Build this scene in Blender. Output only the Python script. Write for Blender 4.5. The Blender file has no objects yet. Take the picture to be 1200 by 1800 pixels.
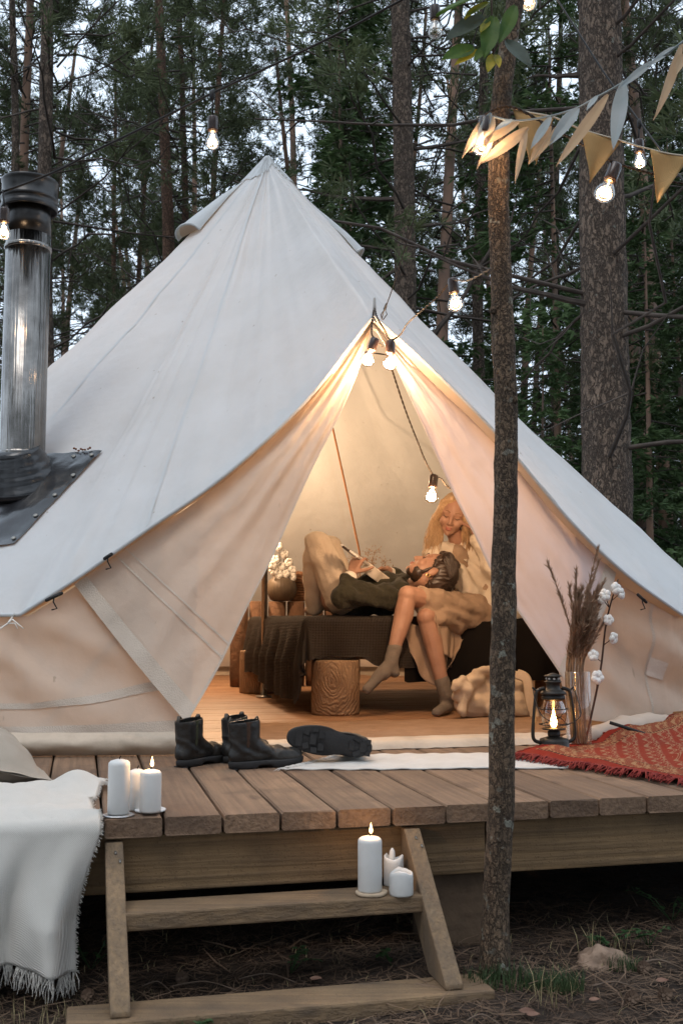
import bpy, bmesh, math, random
import numpy as np
from mathutils import Vector, Matrix, noise as mnoise
random.seed(7); rng = np.random.default_rng(11)
S = bpy.context.scene; COL = S.collection
R = math.radians; PI = math.pi

# ------------------------------------------------------------ camera, sky, sun, exposure
FPX, CAMZ, PITCH = 1900.0, 0.965, math.atan(185/1900)
cam = bpy.data.cameras.new('camera'); cam_o = bpy.data.objects.new('camera', cam); COL.objects.link(cam_o)
cam_o.location = (0, 0, CAMZ); cam_o.rotation_euler = (PI/2 + PITCH, 0, 0)
cam.sensor_fit = 'HORIZONTAL'; cam.sensor_width = 24; cam.lens = 24*FPX/1200
cam.clip_start = .05; cam.clip_end = 2000
cam.dof.use_dof = True; cam.dof.focus_distance = 4.6; cam.dof.aperture_fstop = 9
S.camera = cam_o
SUN_EL, SUN_ROT = R(58), R(205)
w = bpy.data.worlds.new('World'); S.world = w; w.use_nodes = True
nt = w.node_tree; nt.nodes.clear()
sky = nt.nodes.new('ShaderNodeTexSky'); sky.sky_type = 'NISHITA'; sky.sun_disc = False
sky.sun_elevation = SUN_EL; sky.sun_rotation = SUN_ROT; sky.dust_density = 4
mx = nt.nodes.new('ShaderNodeMix'); mx.data_type = 'RGBA'; mx.inputs['Factor'].default_value = .86
mx.inputs[7].default_value = (7.1, 8.3, 9.7, 1)
bg = nt.nodes.new('ShaderNodeBackground'); bg.inputs['Strength'].default_value = .125
wo = nt.nodes.new('ShaderNodeOutputWorld')
nt.links.new(sky.outputs[0], mx.inputs[6]); nt.links.new(mx.outputs[2], bg.inputs[0]); nt.links.new(bg.outputs[0], wo.inputs[0])
sl = bpy.data.lights.new('sun', 'SUN'); sl.energy = .5; sl.angle = R(25); sl.color = (1, .97, .94)
so = bpy.data.objects.new('sun', sl); COL.objects.link(so)
sd = Vector((math.sin(SUN_ROT)*math.cos(SUN_EL), math.cos(SUN_ROT)*math.cos(SUN_EL), math.sin(SUN_EL)))
so.rotation_euler = sd.to_track_quat('Z', 'Y').to_euler(); so.location = (-3, -6, 12)
S.view_settings.view_transform = 'Standard'; S.view_settings.look = 'None'
S.view_settings.gamma = 1; S.view_settings.use_curve_mapping = False; S.view_settings.exposure = .42
S.render.engine = 'CYCLES'; cy = S.cycles
cy.use_denoising = True; cy.max_bounces = 8; cy.diffuse_bounces = 4; cy.glossy_bounces = 3; cy.transmission_bounces = 6
cy.transparent_max_bounces = 12; cy.caustics_reflective = False; cy.caustics_refractive = False; cy.sample_clamp_indirect = 6
WARM = (1, .66, .40)

# ------------------------------------------------------------ frames
UU = Vector((.9724, .2334, 0)); VV = Vector((-.2334, .9724, 0)); OO = Vector((0, 3, .445)); TH = math.atan2(.2334, .9724)
def W(u, v, h): return OO + UU*u + VV*v + Vector((0, 0, h))
def ray(x, y):
    dx, dy = (x-600)/FPX, (900-y)/FPX; c, s = math.cos(PITCH), math.sin(PITCH)
    return Vector((dx, c-dy*s, s+dy*c))
def PD(x, y, d):
    r = ray(x, y); return r*(d/r.y) + Vector((0, 0, CAMZ))
def PX(x, y, v):                                   # sight line through (x, y) at depth v on the deck
    r = ray(x, y); c = Vector((0, 0, CAMZ)); return c + r*((v-(c-OO).dot(VV))/r.dot(VV))

# ------------------------------------------------------------ materials
MATS = {}
def mat(name, c1, c2=None, scale=6, rough=.8, bump=0, bscale=60, stretch=(1, 1, 1), metallic=0, trans=0, tcol=None,
        spec=.3, contrast=(.35, .65), extra=None, rnd=0, detail=6, sheen=0):
    if name in MATS: return MATS[name]
    m = bpy.data.materials.new(name); m.use_nodes = True; t = m.node_tree; N = t.nodes; L = t.links
    b = N['Principled BSDF']; out = N['Material Output']
    tc = N.new('ShaderNodeTexCoord'); mp = N.new('ShaderNodeMapping'); mp.inputs['Scale'].default_value = stretch
    L.new(tc.outputs['Object'], mp.inputs[0]); vec = mp.outputs[0]
    if rnd:
        oi = N.new('ShaderNodeObjectInfo'); mu = N.new('ShaderNodeMath'); mu.operation = 'MULTIPLY'; mu.inputs[1].default_value = 37
        L.new(oi.outputs['Random'], mu.inputs[0]); ad = N.new('ShaderNodeVectorMath'); ad.operation = 'ADD'
        L.new(vec, ad.inputs[0]); L.new(mu.outputs[0], ad.inputs[1]); vec = ad.outputs[0]
    b.inputs['Roughness'].default_value = rough; b.inputs['Metallic'].default_value = metallic
    b.inputs['Specular IOR Level'].default_value = spec
    if sheen: b.inputs['Sheen Weight'].default_value = sheen
    col = None
    if c2 is not None:
        n = N.new('ShaderNodeTexNoise'); n.inputs['Scale'].default_value = scale; n.inputs['Detail'].default_value = detail
        n.inputs['Roughness'].default_value = .6; L.new(vec, n.inputs['Vector'])
        r = N.new('ShaderNodeValToRGB'); r.color_ramp.elements[0].position = contrast[0]; r.color_ramp.elements[1].position = contrast[1]
        r.color_ramp.elements[0].color = (*c1, 1); r.color_ramp.elements[1].color = (*c2, 1)
        L.new(n.outputs['Fac'], r.inputs[0]); col = r.outputs[0]
    else:
        rg = N.new('ShaderNodeRGB'); rg.outputs[0].default_value = (*c1, 1); col = rg.outputs[0]
    if rnd:
        h = N.new('ShaderNodeHueSaturation'); mr = N.new('ShaderNodeMapRange')
        mr.inputs['To Min'].default_value = 1-rnd; mr.inputs['To Max'].default_value = 1+rnd
        L.new(oi.outputs['Random'], mr.inputs[0]); L.new(mr.outputs[0], h.inputs['Value']); L.new(col, h.inputs['Color']); col = h.outputs[0]
    height = None
    if bump:
        n2 = N.new('ShaderNodeTexNoise'); n2.inputs['Scale'].default_value = bscale; n2.inputs['Detail'].default_value = 5
        L.new(vec, n2.inputs['Vector']); height = n2.outputs['Fac']
    if extra: col, height, bump = extra(N, L, tc, vec, col, height, bump)
    L.new(col, b.inputs['Base Color'])
    if height is not None:
        bp = N.new('ShaderNodeBump'); bp.inputs['Strength'].default_value = min(1, bump); bp.inputs['Distance'].default_value = .01*max(1, bump)
        L.new(height, bp.inputs['Height']); L.new(bp.outputs[0], b.inputs['Normal'])
    if trans:
        tr = N.new('ShaderNodeBsdfTranslucent')
        if tcol: tr.inputs[0].default_value = (*tcol, 1)
        else: L.new(col, tr.inputs[0])
        ms = N.new('ShaderNodeMixShader'); ms.inputs[0].default_value = trans
        L.new(b.outputs[0], ms.inputs[1]); L.new(tr.outputs[0], ms.inputs[2]); L.new(ms.outputs[0], out.inputs[0])
    MATS[name] = m; return m
def mixc(N, L, fac, a, b_, mode='MIX'):
    m = N.new('ShaderNodeMix'); m.data_type = 'RGBA'; m.blend_type = mode
    for s, i in ((fac, 0), (a, 6), (b_, 7)):
        if isinstance(s, (int, float)): m.inputs[i].default_value = s
        elif isinstance(s, tuple): m.inputs[i].default_value = (*s, 1)
        else: L.new(s, m.inputs[i])
    return m.outputs[2]
def noise_ramp(N, L, vec, scale, lo, hi, detail=4, sc=None):
    if sc:
        mp = N.new('ShaderNodeMapping'); mp.inputs['Scale'].default_value = sc; L.new(vec, mp.inputs[0]); vec = mp.outputs[0]
    n = N.new('ShaderNodeTexNoise'); n.inputs['Scale'].default_value = scale; n.inputs['Detail'].default_value = detail; L.new(vec, n.inputs['Vector'])
    mr = N.new('ShaderNodeMapRange'); mr.inputs['From Min'].default_value = lo; mr.inputs['From Max'].default_value = hi; L.new(n.outputs['Fac'], mr.inputs[0])
    return mr.outputs[0]
def math2(N, L, op, a, b_):
    m = N.new('ShaderNodeMath'); m.operation = op
    for i, s in enumerate((a, b_)):
        if isinstance(s, (int, float)): m.inputs[i].default_value = s
        else: L.new(s, m.inputs[i])
    return m.outputs[0]
def wavef(N, L, vec, scale, direction='X', dist=0, dscale=1):
    n = N.new('ShaderNodeTexWave'); n.bands_direction = direction; n.inputs['Scale'].default_value = scale
    n.inputs['Distortion'].default_value = dist; n.inputs['Detail Scale'].default_value = dscale; L.new(vec, n.inputs['Vector']); return n.outputs['Fac']

def ex_wood(dirt=(.05, .035, .025), axis='Y', knots=True, amt=.75):
    def f(N, L, tc, vec, col, height, bump):
        o = tc.outputs['Object']
        sc = {'Y': (55, 1.6, 55), 'X': (1.6, 55, 55), 'Z': (55, 55, 1.6)}[axis]
        oi = N.new('ShaderNodeObjectInfo'); v = N.new('ShaderNodeVectorMath'); v.operation = 'ADD'
        mu = N.new('ShaderNodeMath'); mu.operation = 'MULTIPLY'; mu.inputs[1].default_value = 91; L.new(oi.outputs['Random'], mu.inputs[0])
        L.new(o, v.inputs[0]); L.new(mu.outputs[0], v.inputs[1])
        g = noise_ramp(N, L, v.outputs[0], 1.4, .35, .75, 5, sc)
        col = mixc(N, L, math2(N, L, 'MULTIPLY', g, .55), col, dirt)
        st = noise_ramp(N, L, v.outputs[0], 7, .52, .78, 8)
        col = mixc(N, L, math2(N, L, 'MULTIPLY', st, amt), col, dirt)
        sp = noise_ramp(N, L, v.outputs[0], 150, .55, .75, 3)
        col = mixc(N, L, math2(N, L, 'MULTIPLY', sp, .35), col, dirt)
        if knots:
            vo = N.new('ShaderNodeTexVoronoi'); vo.inputs['Scale'].default_value = 4.5; vo.inputs['Randomness'].default_value = 1
            mp = N.new('ShaderNodeMapping'); mp.inputs['Scale'].default_value = {'Y': (1.6, .5, 1.6), 'X': (.5, 1.6, 1.6), 'Z': (1.6, 1.6, .5)}[axis]
            L.new(v.outputs[0], mp.inputs[0]); L.new(mp.outputs[0], vo.inputs['Vector'])
            mr = N.new('ShaderNodeMapRange'); mr.inputs['From Min'].default_value = .13; mr.inputs['From Max'].default_value = .07; L.new(vo.outputs['Distance'], mr.inputs[0])
            col = mixc(N, L, math2(N, L, 'MULTIPLY', mr.outputs[0], .6), col, dirt)
        return col, math2(N, L, 'ADD', g, math2(N, L, 'MULTIPLY', sp, .5)), .35
    return f
def ex_canvas(N, L, tc, vec, col, height, bump):
    o = tc.outputs['Object']
    st = noise_ramp(N, L, o, 2.2, .5, .8, 7)
    col = mixc(N, L, math2(N, L, 'MULTIPLY', st, .09), col, (.42, .36, .28))
    ln = noise_ramp(N, L, o, 26, .735, .77, 2, (1, 1, .18))
    col = mixc(N, L, math2(N, L, 'MULTIPLY', ln, .5), col, (.2, .17, .13))
    w1 = noise_ramp(N, L, o, 9, .3, .7, 3); w2 = noise_ramp(N, L, o, 420, .3, .7, 2)
    h = math2(N, L, 'ADD', w1, math2(N, L, 'MULTIPLY', w2, .10))
    return col, h, .28
def ex_weave(scale, strength, dirs=('X', 'Y')):
    def f(N, L, tc, vec, col, height, bump):
        o = tc.outputs['Object']
        a = wavef(N, L, o, scale, dirs[0], .6, 3); b = wavef(N, L, o, scale, dirs[1], .6, 3)
        h = math2(N, L, 'MULTIPLY', a, b)
        col = mixc(N, L, math2(N, L, 'MULTIPLY', math2(N, L, 'SUBTRACT', 1.0, h), .14), col, (.0, .0, .0))
        return col, h, strength
    return f
def ex_bark(scale, dark, lichen=None, lamt=.64, zs=.26, crack=.30, lsc=22):
    def f(N, L, tc, vec, col, height, bump):
        o = tc.outputs['Object']
        mp = N.new('ShaderNodeMapping'); mp.inputs['Scale'].default_value = (1, 1, zs); L.new(o, mp.inputs[0])
        nz = N.new('ShaderNodeTexNoise'); nz.inputs['Scale'].default_value = scale*1.3; nz.inputs['Detail'].default_value = 5; L.new(mp.outputs[0], nz.inputs['Vector'])
        ad = N.new('ShaderNodeVectorMath'); ad.operation = 'MULTIPLY_ADD'; ad.inputs[1].default_value = (2.6/scale,)*3
        L.new(nz.outputs['Color'], ad.inputs[0]); L.new(mp.outputs[0], ad.inputs[2])
        vo = N.new('ShaderNodeTexVoronoi'); vo.feature = 'DISTANCE_TO_EDGE'; vo.inputs['Scale'].default_value = scale; L.new(ad.outputs[0], vo.inputs['Vector'])
        mr = N.new('ShaderNodeMapRange'); mr.inputs['From Max'].default_value = crack; L.new(vo.outputs['Distance'], mr.inputs[0])
        fn = noise_ramp(N, L, mp.outputs[0], scale*6, .3, .7, 6)
        col = mixc(N, L, math2(N, L, 'MULTIPLY_ADD', mr.outputs[0], .75) if False else mr.outputs[0], dark, col)
        col = mixc(N, L, math2(N, L, 'MULTIPLY', fn, .45), col, dark)
        if lichen:
            lz = noise_ramp(N, L, o, lsc, lamt, lamt+.05, 3); lz2 = noise_ramp(N, L, o, 6, .38, .6, 2)
            col = mixc(N, L, math2(N, L, 'MULTIPLY', lz, lz2), col, lichen)
        return col, math2(N, L, 'ADD', mr.outputs[0], math2(N, L, 'MULTIPLY', fn, .6)), 1.6
    return f
def glass_mat(name, tint=(1, 1, 1), refl=.12):
    m = bpy.data.materials.new(name); m.use_nodes = True; t = m.node_tree; t.nodes.clear()
    tr = t.nodes.new('ShaderNodeBsdfTransparent'); tr.inputs[0].default_value = (*tint, 1)
    gl = t.nodes.new('ShaderNodeBsdfGlossy'); gl.inputs['Roughness'].default_value = .04
    lw = t.nodes.new('ShaderNodeLayerWeight'); lw.inputs[0].default_value = refl+.15
    mu = t.nodes.new('ShaderNodeMath'); mu.operation = 'MULTIPLY_ADD'; mu.inputs[1].default_value = .7; mu.inputs[2].default_value = .04
    ms = t.nodes.new('ShaderNodeMixShader'); o = t.nodes.new('ShaderNodeOutputMaterial')
    t.links.new(lw.outputs['Facing'], mu.inputs[0]); t.links.new(mu.outputs[0], ms.inputs[0])
    t.links.new(tr.outputs[0], ms.inputs[1]); t.links.new(gl.outputs[0], ms.inputs[2]); t.links.new(ms.outputs[0], o.inputs[0])
    return m
def emit_mat(name, c, s):
    m = bpy.data.materials.new(name); m.use_nodes = True; t = m.node_tree; t.nodes.clear()
    e = t.nodes.new('ShaderNodeEmission'); e.inputs[0].default_value = (*c, 1); e.inputs[1].default_value = s
    o = t.nodes.new('ShaderNodeOutputMaterial'); t.links.new(e.outputs[0], o.inputs[0]); return m

# ------------------------------------------------------------ mesh building
class MB:
    def __init__(s): s.v = []; s.f = []
    def add(s, vs, fs):
        n = len(s.v); s.v += [Vector(p) for p in vs]; s.f += [tuple(i+n for i in f) for f in fs]; return s
    def box(s, c, size, ax=None, taper=1):
        ax = ax or (Vector((1, 0, 0)), Vector((0, 1, 0)), Vector((0, 0, 1))); c = Vector(c)
        vs = [c + ax[0]*(x*size[0]/2*(taper if z > 0 else 1)) + ax[1]*(y*size[1]/2*(taper if z > 0 else 1)) + ax[2]*(z*size[2]/2) for z in (-1, 1) for y in (-1, 1) for x in (-1, 1)]
        return s.add(vs, [(0, 2, 3, 1), (4, 5, 7, 6), (0, 1, 5, 4), (2, 6, 7, 3), (0, 4, 6, 2), (1, 3, 7, 5)])
    def dbox(s, u0, u1, v0, v1, h0, h1):
        return s.box(W((u0+u1)/2, (v0+v1)/2, (h0+h1)/2), (u1-u0, v1-v0, h1-h0), (UU, VV, Vector((0, 0, 1))))
    def tube(s, pts, rad, n=8, cap=True, flat=1, up=None):
        pts = [Vector(p) for p in pts]; m = len(pts)
        if not hasattr(rad, '__len__'): rad = [rad]*m
        prev = None; rings = []
        for i, p in enumerate(pts):
            d = (pts[min(i+1, m-1)]-pts[max(i-1, 0)]); d = d.normalized() if d.length > 1e-9 else Vector((0, 0, 1))
            if prev is None:
                a = Vector(up) if up else (Vector((0, 0, 1)) if abs(d.z) < .9 else Vector((1, 0, 0)))
                prev = (a - d*a.dot(d)).normalized()
            else:
                prev = (prev - d*prev.dot(d)); prev = prev.normalized() if prev.length > 1e-6 else d.orthogonal().normalized()
            q = d.cross(prev)
            rings.append([p + (prev*(math.cos(2*PI*k/n)*flat) + q*math.sin(2*PI*k/n))*rad[i] for k in range(n)])
        vs = [x for r in rings for x in r]; fs = []
        for i in range(m-1):
            for k in range(n): fs.append((i*n+k, i*n+(k+1) % n, (i+1)*n+(k+1) % n, (i+1)*n+k))
        if cap: fs.append(tuple(range(n-1, -1, -1))); fs.append(tuple((m-1)*n+k for k in range(n)))
        return s.add(vs, fs)
    def lathe(s, prof, n=24, c=(0, 0, 0), ax=None, wob=None):
        c = Vector(c); ax = ax or Matrix.Identity(3); vs = []; fs = []
        for i, (r, z) in enumerate(prof):
            for k in range(n):
                a = 2*PI*k/n; rr = r*(wob(a, z) if wob else 1)
                vs.append(c + ax @ Vector((rr*math.cos(a), rr*math.sin(a), z)))
        for i in range(len(prof)-1):
            for k in range(n): fs.append((i*n+k, i*n+(k+1) % n, (i+1)*n+(k+1) % n, (i+1)*n+k))
        if prof[0][0] > 1e-6: fs.append(tuple(range(n-1, -1, -1)))
        if prof[-1][0] > 1e-6: fs.append(tuple((len(prof)-1)*n+k for k in range(n)))
        return s.add(vs, fs)
    def grid(s, fn, nu, nv, closed=False):
        vs = [fn(i/nu, j/nv) for j in range(nv+1) for i in range(nu if closed else nu+1)]
        m = nu if closed else nu+1; fs = []
        for j in range(nv):
            for i in range(nu): fs.append((j*m+i, j*m+(i+1) % m, (j+1)*m+(i+1) % m, (j+1)*m+i))
        return s.add(vs, fs)
    def ball(s, c, r, n=10, m=7, ax=None):
        c = Vector(c); r = Vector((r, r, r)) if not hasattr(r, '__len__') else Vector(r); ax = ax or Matrix.Identity(3)
        vs = [c + ax @ Vector((0, 0, -r.z))]; fs = []
        for j in range(1, m):
            t = PI*j/m
            for k in range(n):
                a = 2*PI*k/n; vs.append(c + ax @ Vector((r.x*math.sin(t)*math.cos(a), r.y*math.sin(t)*math.sin(a), -r.z*math.cos(t))))
        vs.append(c + ax @ Vector((0, 0, r.z)))
        for k in range(n): fs.append((0, 1+(k+1) % n, 1+k))
        for j in range(m-2):
            for k in range(n): fs.append((1+j*n+k, 1+j*n+(k+1) % n, 1+(j+1)*n+(k+1) % n, 1+(j+1)*n+k))
        e = len(vs)-1
        for k in range(n): fs.append((e, 1+(m-2)*n+k, 1+(m-2)*n+(k+1) % n))
        return s.add(vs, fs)
    def cap(s, p0, r0, p1, r1, n=12):                # capsule with two radii
        p0, p1 = Vector(p0), Vector(p1); d = p1-p0; L = d.length
        if L < 1e-6: return s.ball(p0, max(r0, r1), n, 8)
        q = d.to_track_quat('Z', 'Y').to_matrix(); pr = []
        for k in range(5): a = -PI/2 + k*PI/8; pr.append((max(1e-7, r0*math.cos(a)), r0*math.sin(a)))
        for k in range(5): a = k*PI/8; pr.append((max(1e-7, r1*math.cos(a)), L + r1*math.sin(a)))
        pr[0] = (1e-5, pr[0][1]); pr[-1] = (1e-5, pr[-1][1])
        return s.lathe(pr, n, p0, q)
    def mesh(s, name, M=None):
        me = bpy.data.meshes.new(name); vs = s.v if M is None else [M @ p for p in s.v]
        me.from_pydata([tuple(p) for p in vs], [], s.f); me.update(); return me
WM = {}
def wmat(o): return WM.get(o.name, Matrix.Identity(4))
def link(o, parent=None, M=None):
    COL.objects.link(o)
    if parent is not None: o.parent = parent
    WM[o.name] = wmat(parent) @ (M or Matrix.Identity(4)) if parent is not None else (M or Matrix.Identity(4))
    return o
def tag(o, label=None, cat=None, group=None, kind=None):
    for k, x in (('label', label), ('category', cat), ('group', group), ('kind', kind)):
        if x: o[k] = x
    return o
def thing(name, label, cat, loc, group=None, rz=0):
    o = bpy.data.objects.new(name, None); o.location = loc; o.rotation_euler = (0, 0, rz); o.empty_display_size = .1
    link(o, None, Matrix.Translation(Vector(loc)) @ Matrix.Rotation(rz, 4, 'Z')); return tag(o, label, cat, group)
def part(name, mb, m, parent=None, smooth=True, loc=None, bevel=0, solid=0, sub=0, label=None, me=None):
    """verts are world coordinates; the object keeps its parent's frame (or gets its origin at loc)."""
    base = wmat(parent) if parent is not None else Matrix.Identity(4)
    M = base
    o_loc = Vector((0, 0, 0))
    if parent is None and loc is not None: M = Matrix.Translation(Vector(loc)); o_loc = Vector(loc)
    if me is None: me = mb.mesh(name, M.inverted())
    else: me.transform(M.inverted())
    me.materials.clear(); me.materials.append(m)
    if smooth: me.polygons.foreach_set('use_smooth', [True]*len(me.polygons))
    o = bpy.data.objects.new(name, me); o.location = o_loc
    link(o, parent, Matrix.Translation(o_loc) if parent is None else None)
    if solid: md = o.modifiers.new('solid', 'SOLIDIFY'); md.thickness = solid; md.offset = 0
    if bevel: md = o.modifiers.new('bevel', 'BEVEL'); md.width = bevel; md.segments = 2; md.limit_method = 'ANGLE'
    if sub: md = o.modifiers.new('sub', 'SUBSURF'); md.levels = sub; md.render_levels = sub
    if smooth and bevel:
        me.polygons.foreach_set('use_smooth', [False]*len(me.polygons))
    if label: o['label'] = label
    return o
def copy_tree(o, loc=None, rz=None, label=None):
    c = o.copy(); COL.objects.link(c)
    if loc is not None: c.location = loc
    if rz is not None: c.rotation_euler = (0, 0, rz)
    if label: c['label'] = label
    for ch in [x for x in o.children]:
        d = ch.copy(); COL.objects.link(d); d.parent = c
        for g in [x for x in ch.children]:
            e = g.copy(); COL.objects.link(e); e.parent = d
    return c
def remesh(mb, voxel, smooth=4, fac=.5, disp=None):
    me = mb.mesh('tmp'); o = bpy.data.objects.new('tmp', me); COL.objects.link(o)
    r = o.modifiers.new('r', 'REMESH'); r.mode = 'VOXEL'; r.voxel_size = voxel; r.use_smooth_shade = True
    s_ = o.modifiers.new('s', 'SMOOTH'); s_.iterations = smooth; s_.factor = fac
    dg = bpy.context.evaluated_depsgraph_get(); ev = o.evaluated_get(dg); out = bpy.data.meshes.new_from_object(ev)
    bpy.data.objects.remove(o); bpy.data.meshes.remove(me)
    if disp:
        n = len(out.vertices); co = np.empty(n*3); out.vertices.foreach_get('co', co); co = co.reshape(-1, 3)
        no = np.empty(n*3); out.vertices.foreach_get('normal', no); no = no.reshape(-1, 3)
        dd = np.array([disp(Vector(p)) for p in co]); co = co + no*dd[:, None]; out.vertices.foreach_set('co', co.ravel()); out.update()
    return out
def np_mesh(name, V, F, mi=None):
    me = bpy.data.meshes.new(name); V = np.asarray(V, np.float32); F = np.asarray(F, np.int32)
    me.vertices.add(len(V)); me.vertices.foreach_set('co', V.ravel()); k = F.shape[1]
    me.loops.add(F.size); me.loops.foreach_set('vertex_index', F.ravel())
    me.polygons.add(len(F)); me.polygons.foreach_set('loop_start', np.arange(len(F), dtype=np.int32)*k)
    if mi is not None: me.polygons.foreach_set('material_index', mi)
    me.update(calc_edges=True); return me
def fbm(p, o=4): return mnoise.fractal(p, 1.0, 2.0, o)
def nz(x, y, z=0): return mnoise.noise(Vector((x, y, z)))
def lerp(a, b, t): return a + (b-a)*t
def curve(pts, t):                                  # Catmull-Rom through pts
    n = len(pts)-1; x = min(max(t, 0), 1)*n; i = min(int(x), n-1); f = x-i
    p0, p1, p2, p3 = (Vector(pts[max(i-1, 0)]), Vector(pts[i]), Vector(pts[i+1]), Vector(pts[min(i+2, n)]))
    return .5*((2*p1) + (p2-p0)*f + (2*p0-5*p1+4*p2-p3)*f*f + (3*p1-p0-3*p2+p3)*f**3)
def smooth_path(pts, n): return [curve(pts, i/n) for i in range(n+1)]

# ============================================================ SETTING: ground
m_soil = mat('forest soil', (.016, .011, .008), (.045, .030, .021), 9, .95, 1, 40)
def gz(x, y):
    a = .030 + .018*nz(x*1.7, y*1.7) + .03*nz(x*.5, y*.5, 3)
    far = max(0, math.hypot(x, y-5)-9); return a + .35*nz(x*.06, y*.06, 7)*min(1, far/10) + .01*far*.6
g = MB(); xs = sorted(set([round(-3+.06*i, 3) for i in range(101)] + [-400, -200, -100, -60, -40, -30, -24, -18, -14, -11, -8, -6, -5, -4, 4, 5, 6, 8, 11, 14, 18, 24, 30, 40, 60, 100, 200, 400]))
ys = sorted(set([round(1+.06*i, 3) for i in range(60)] + [-60, -20, -8, -3, -1, 0, 5, 6, 7, 8, 10, 12, 14, 17, 20, 24, 28, 34, 40, 50, 60, 80, 120, 200, 400]))
g.grid(lambda i, j: Vector((xs[round(i*(len(xs)-1))], ys[round(j*(len(ys)-1))], gz(xs[round(i*(len(xs)-1))], ys[round(j*(len(ys)-1))]))), len(xs)-1, len(ys)-1)
tag(part('ground', g, m_soil), kind='structure')

# ============================================================ forest behind the tent
m_bark = mat('pine bark', (.34, .245, .18), (.20, .15, .115), 5, .95, extra=ex_bark(21, (.06, .045, .036), (.24, .24, .20), .66, .42, .24), rnd=.18)
m_bark_far = mat('pine bark far', (.29, .175, .12), (.14, .10, .08), 3, .95, 1.2, 14, (1, 1, .3), rnd=.3)
m_needle = mat('pine needles', (.056, .072, .034), (.135, .158, .072), 1.1, .7, trans=.22, rnd=.3, contrast=(.35, .7))
m_spruce = mat('spruce needles', (.044, .080, .030), (.105, .160, .056), 1.4, .7, trans=.22, rnd=.3, contrast=(.35, .7))
m_twig = mat('dead twigs', (.055, .043, .037), (.095, .075, .062), 8, .95)

m_bark_red = mat('reddish pine bark', (.30, .165, .105), (.19, .11, .075), 5, .95, extra=ex_bark(26, (.08, .05, .035), None, .66, .4, .22))
def tufts(C, D, K, L, Wd, spread):
    n = len(C); c = np.repeat(C, K, 0); d = np.repeat(D, K, 0) + rng.normal(0, spread, (n*K, 3)); d /= np.linalg.norm(d, axis=1)[:, None]
    ln = L*rng.uniform(.6, 1.25, (n*K, 1)); s = np.cross(d, rng.normal(0, 1, (n*K, 3))); s /= np.linalg.norm(s, axis=1)[:, None]+1e-9
    wd = Wd*rng.uniform(.7, 1.3, (n*K, 1))
    b0 = c - s*wd/2; b1 = c + s*wd/2; mid = c + d*ln*.5; tip = c + d*ln
    V = np.stack([b0, mid - s*wd*.6, tip, mid + s*wd*.6], 1).reshape(-1, 3); F = np.arange(n*K*4).reshape(-1, 4); return V, F
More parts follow.
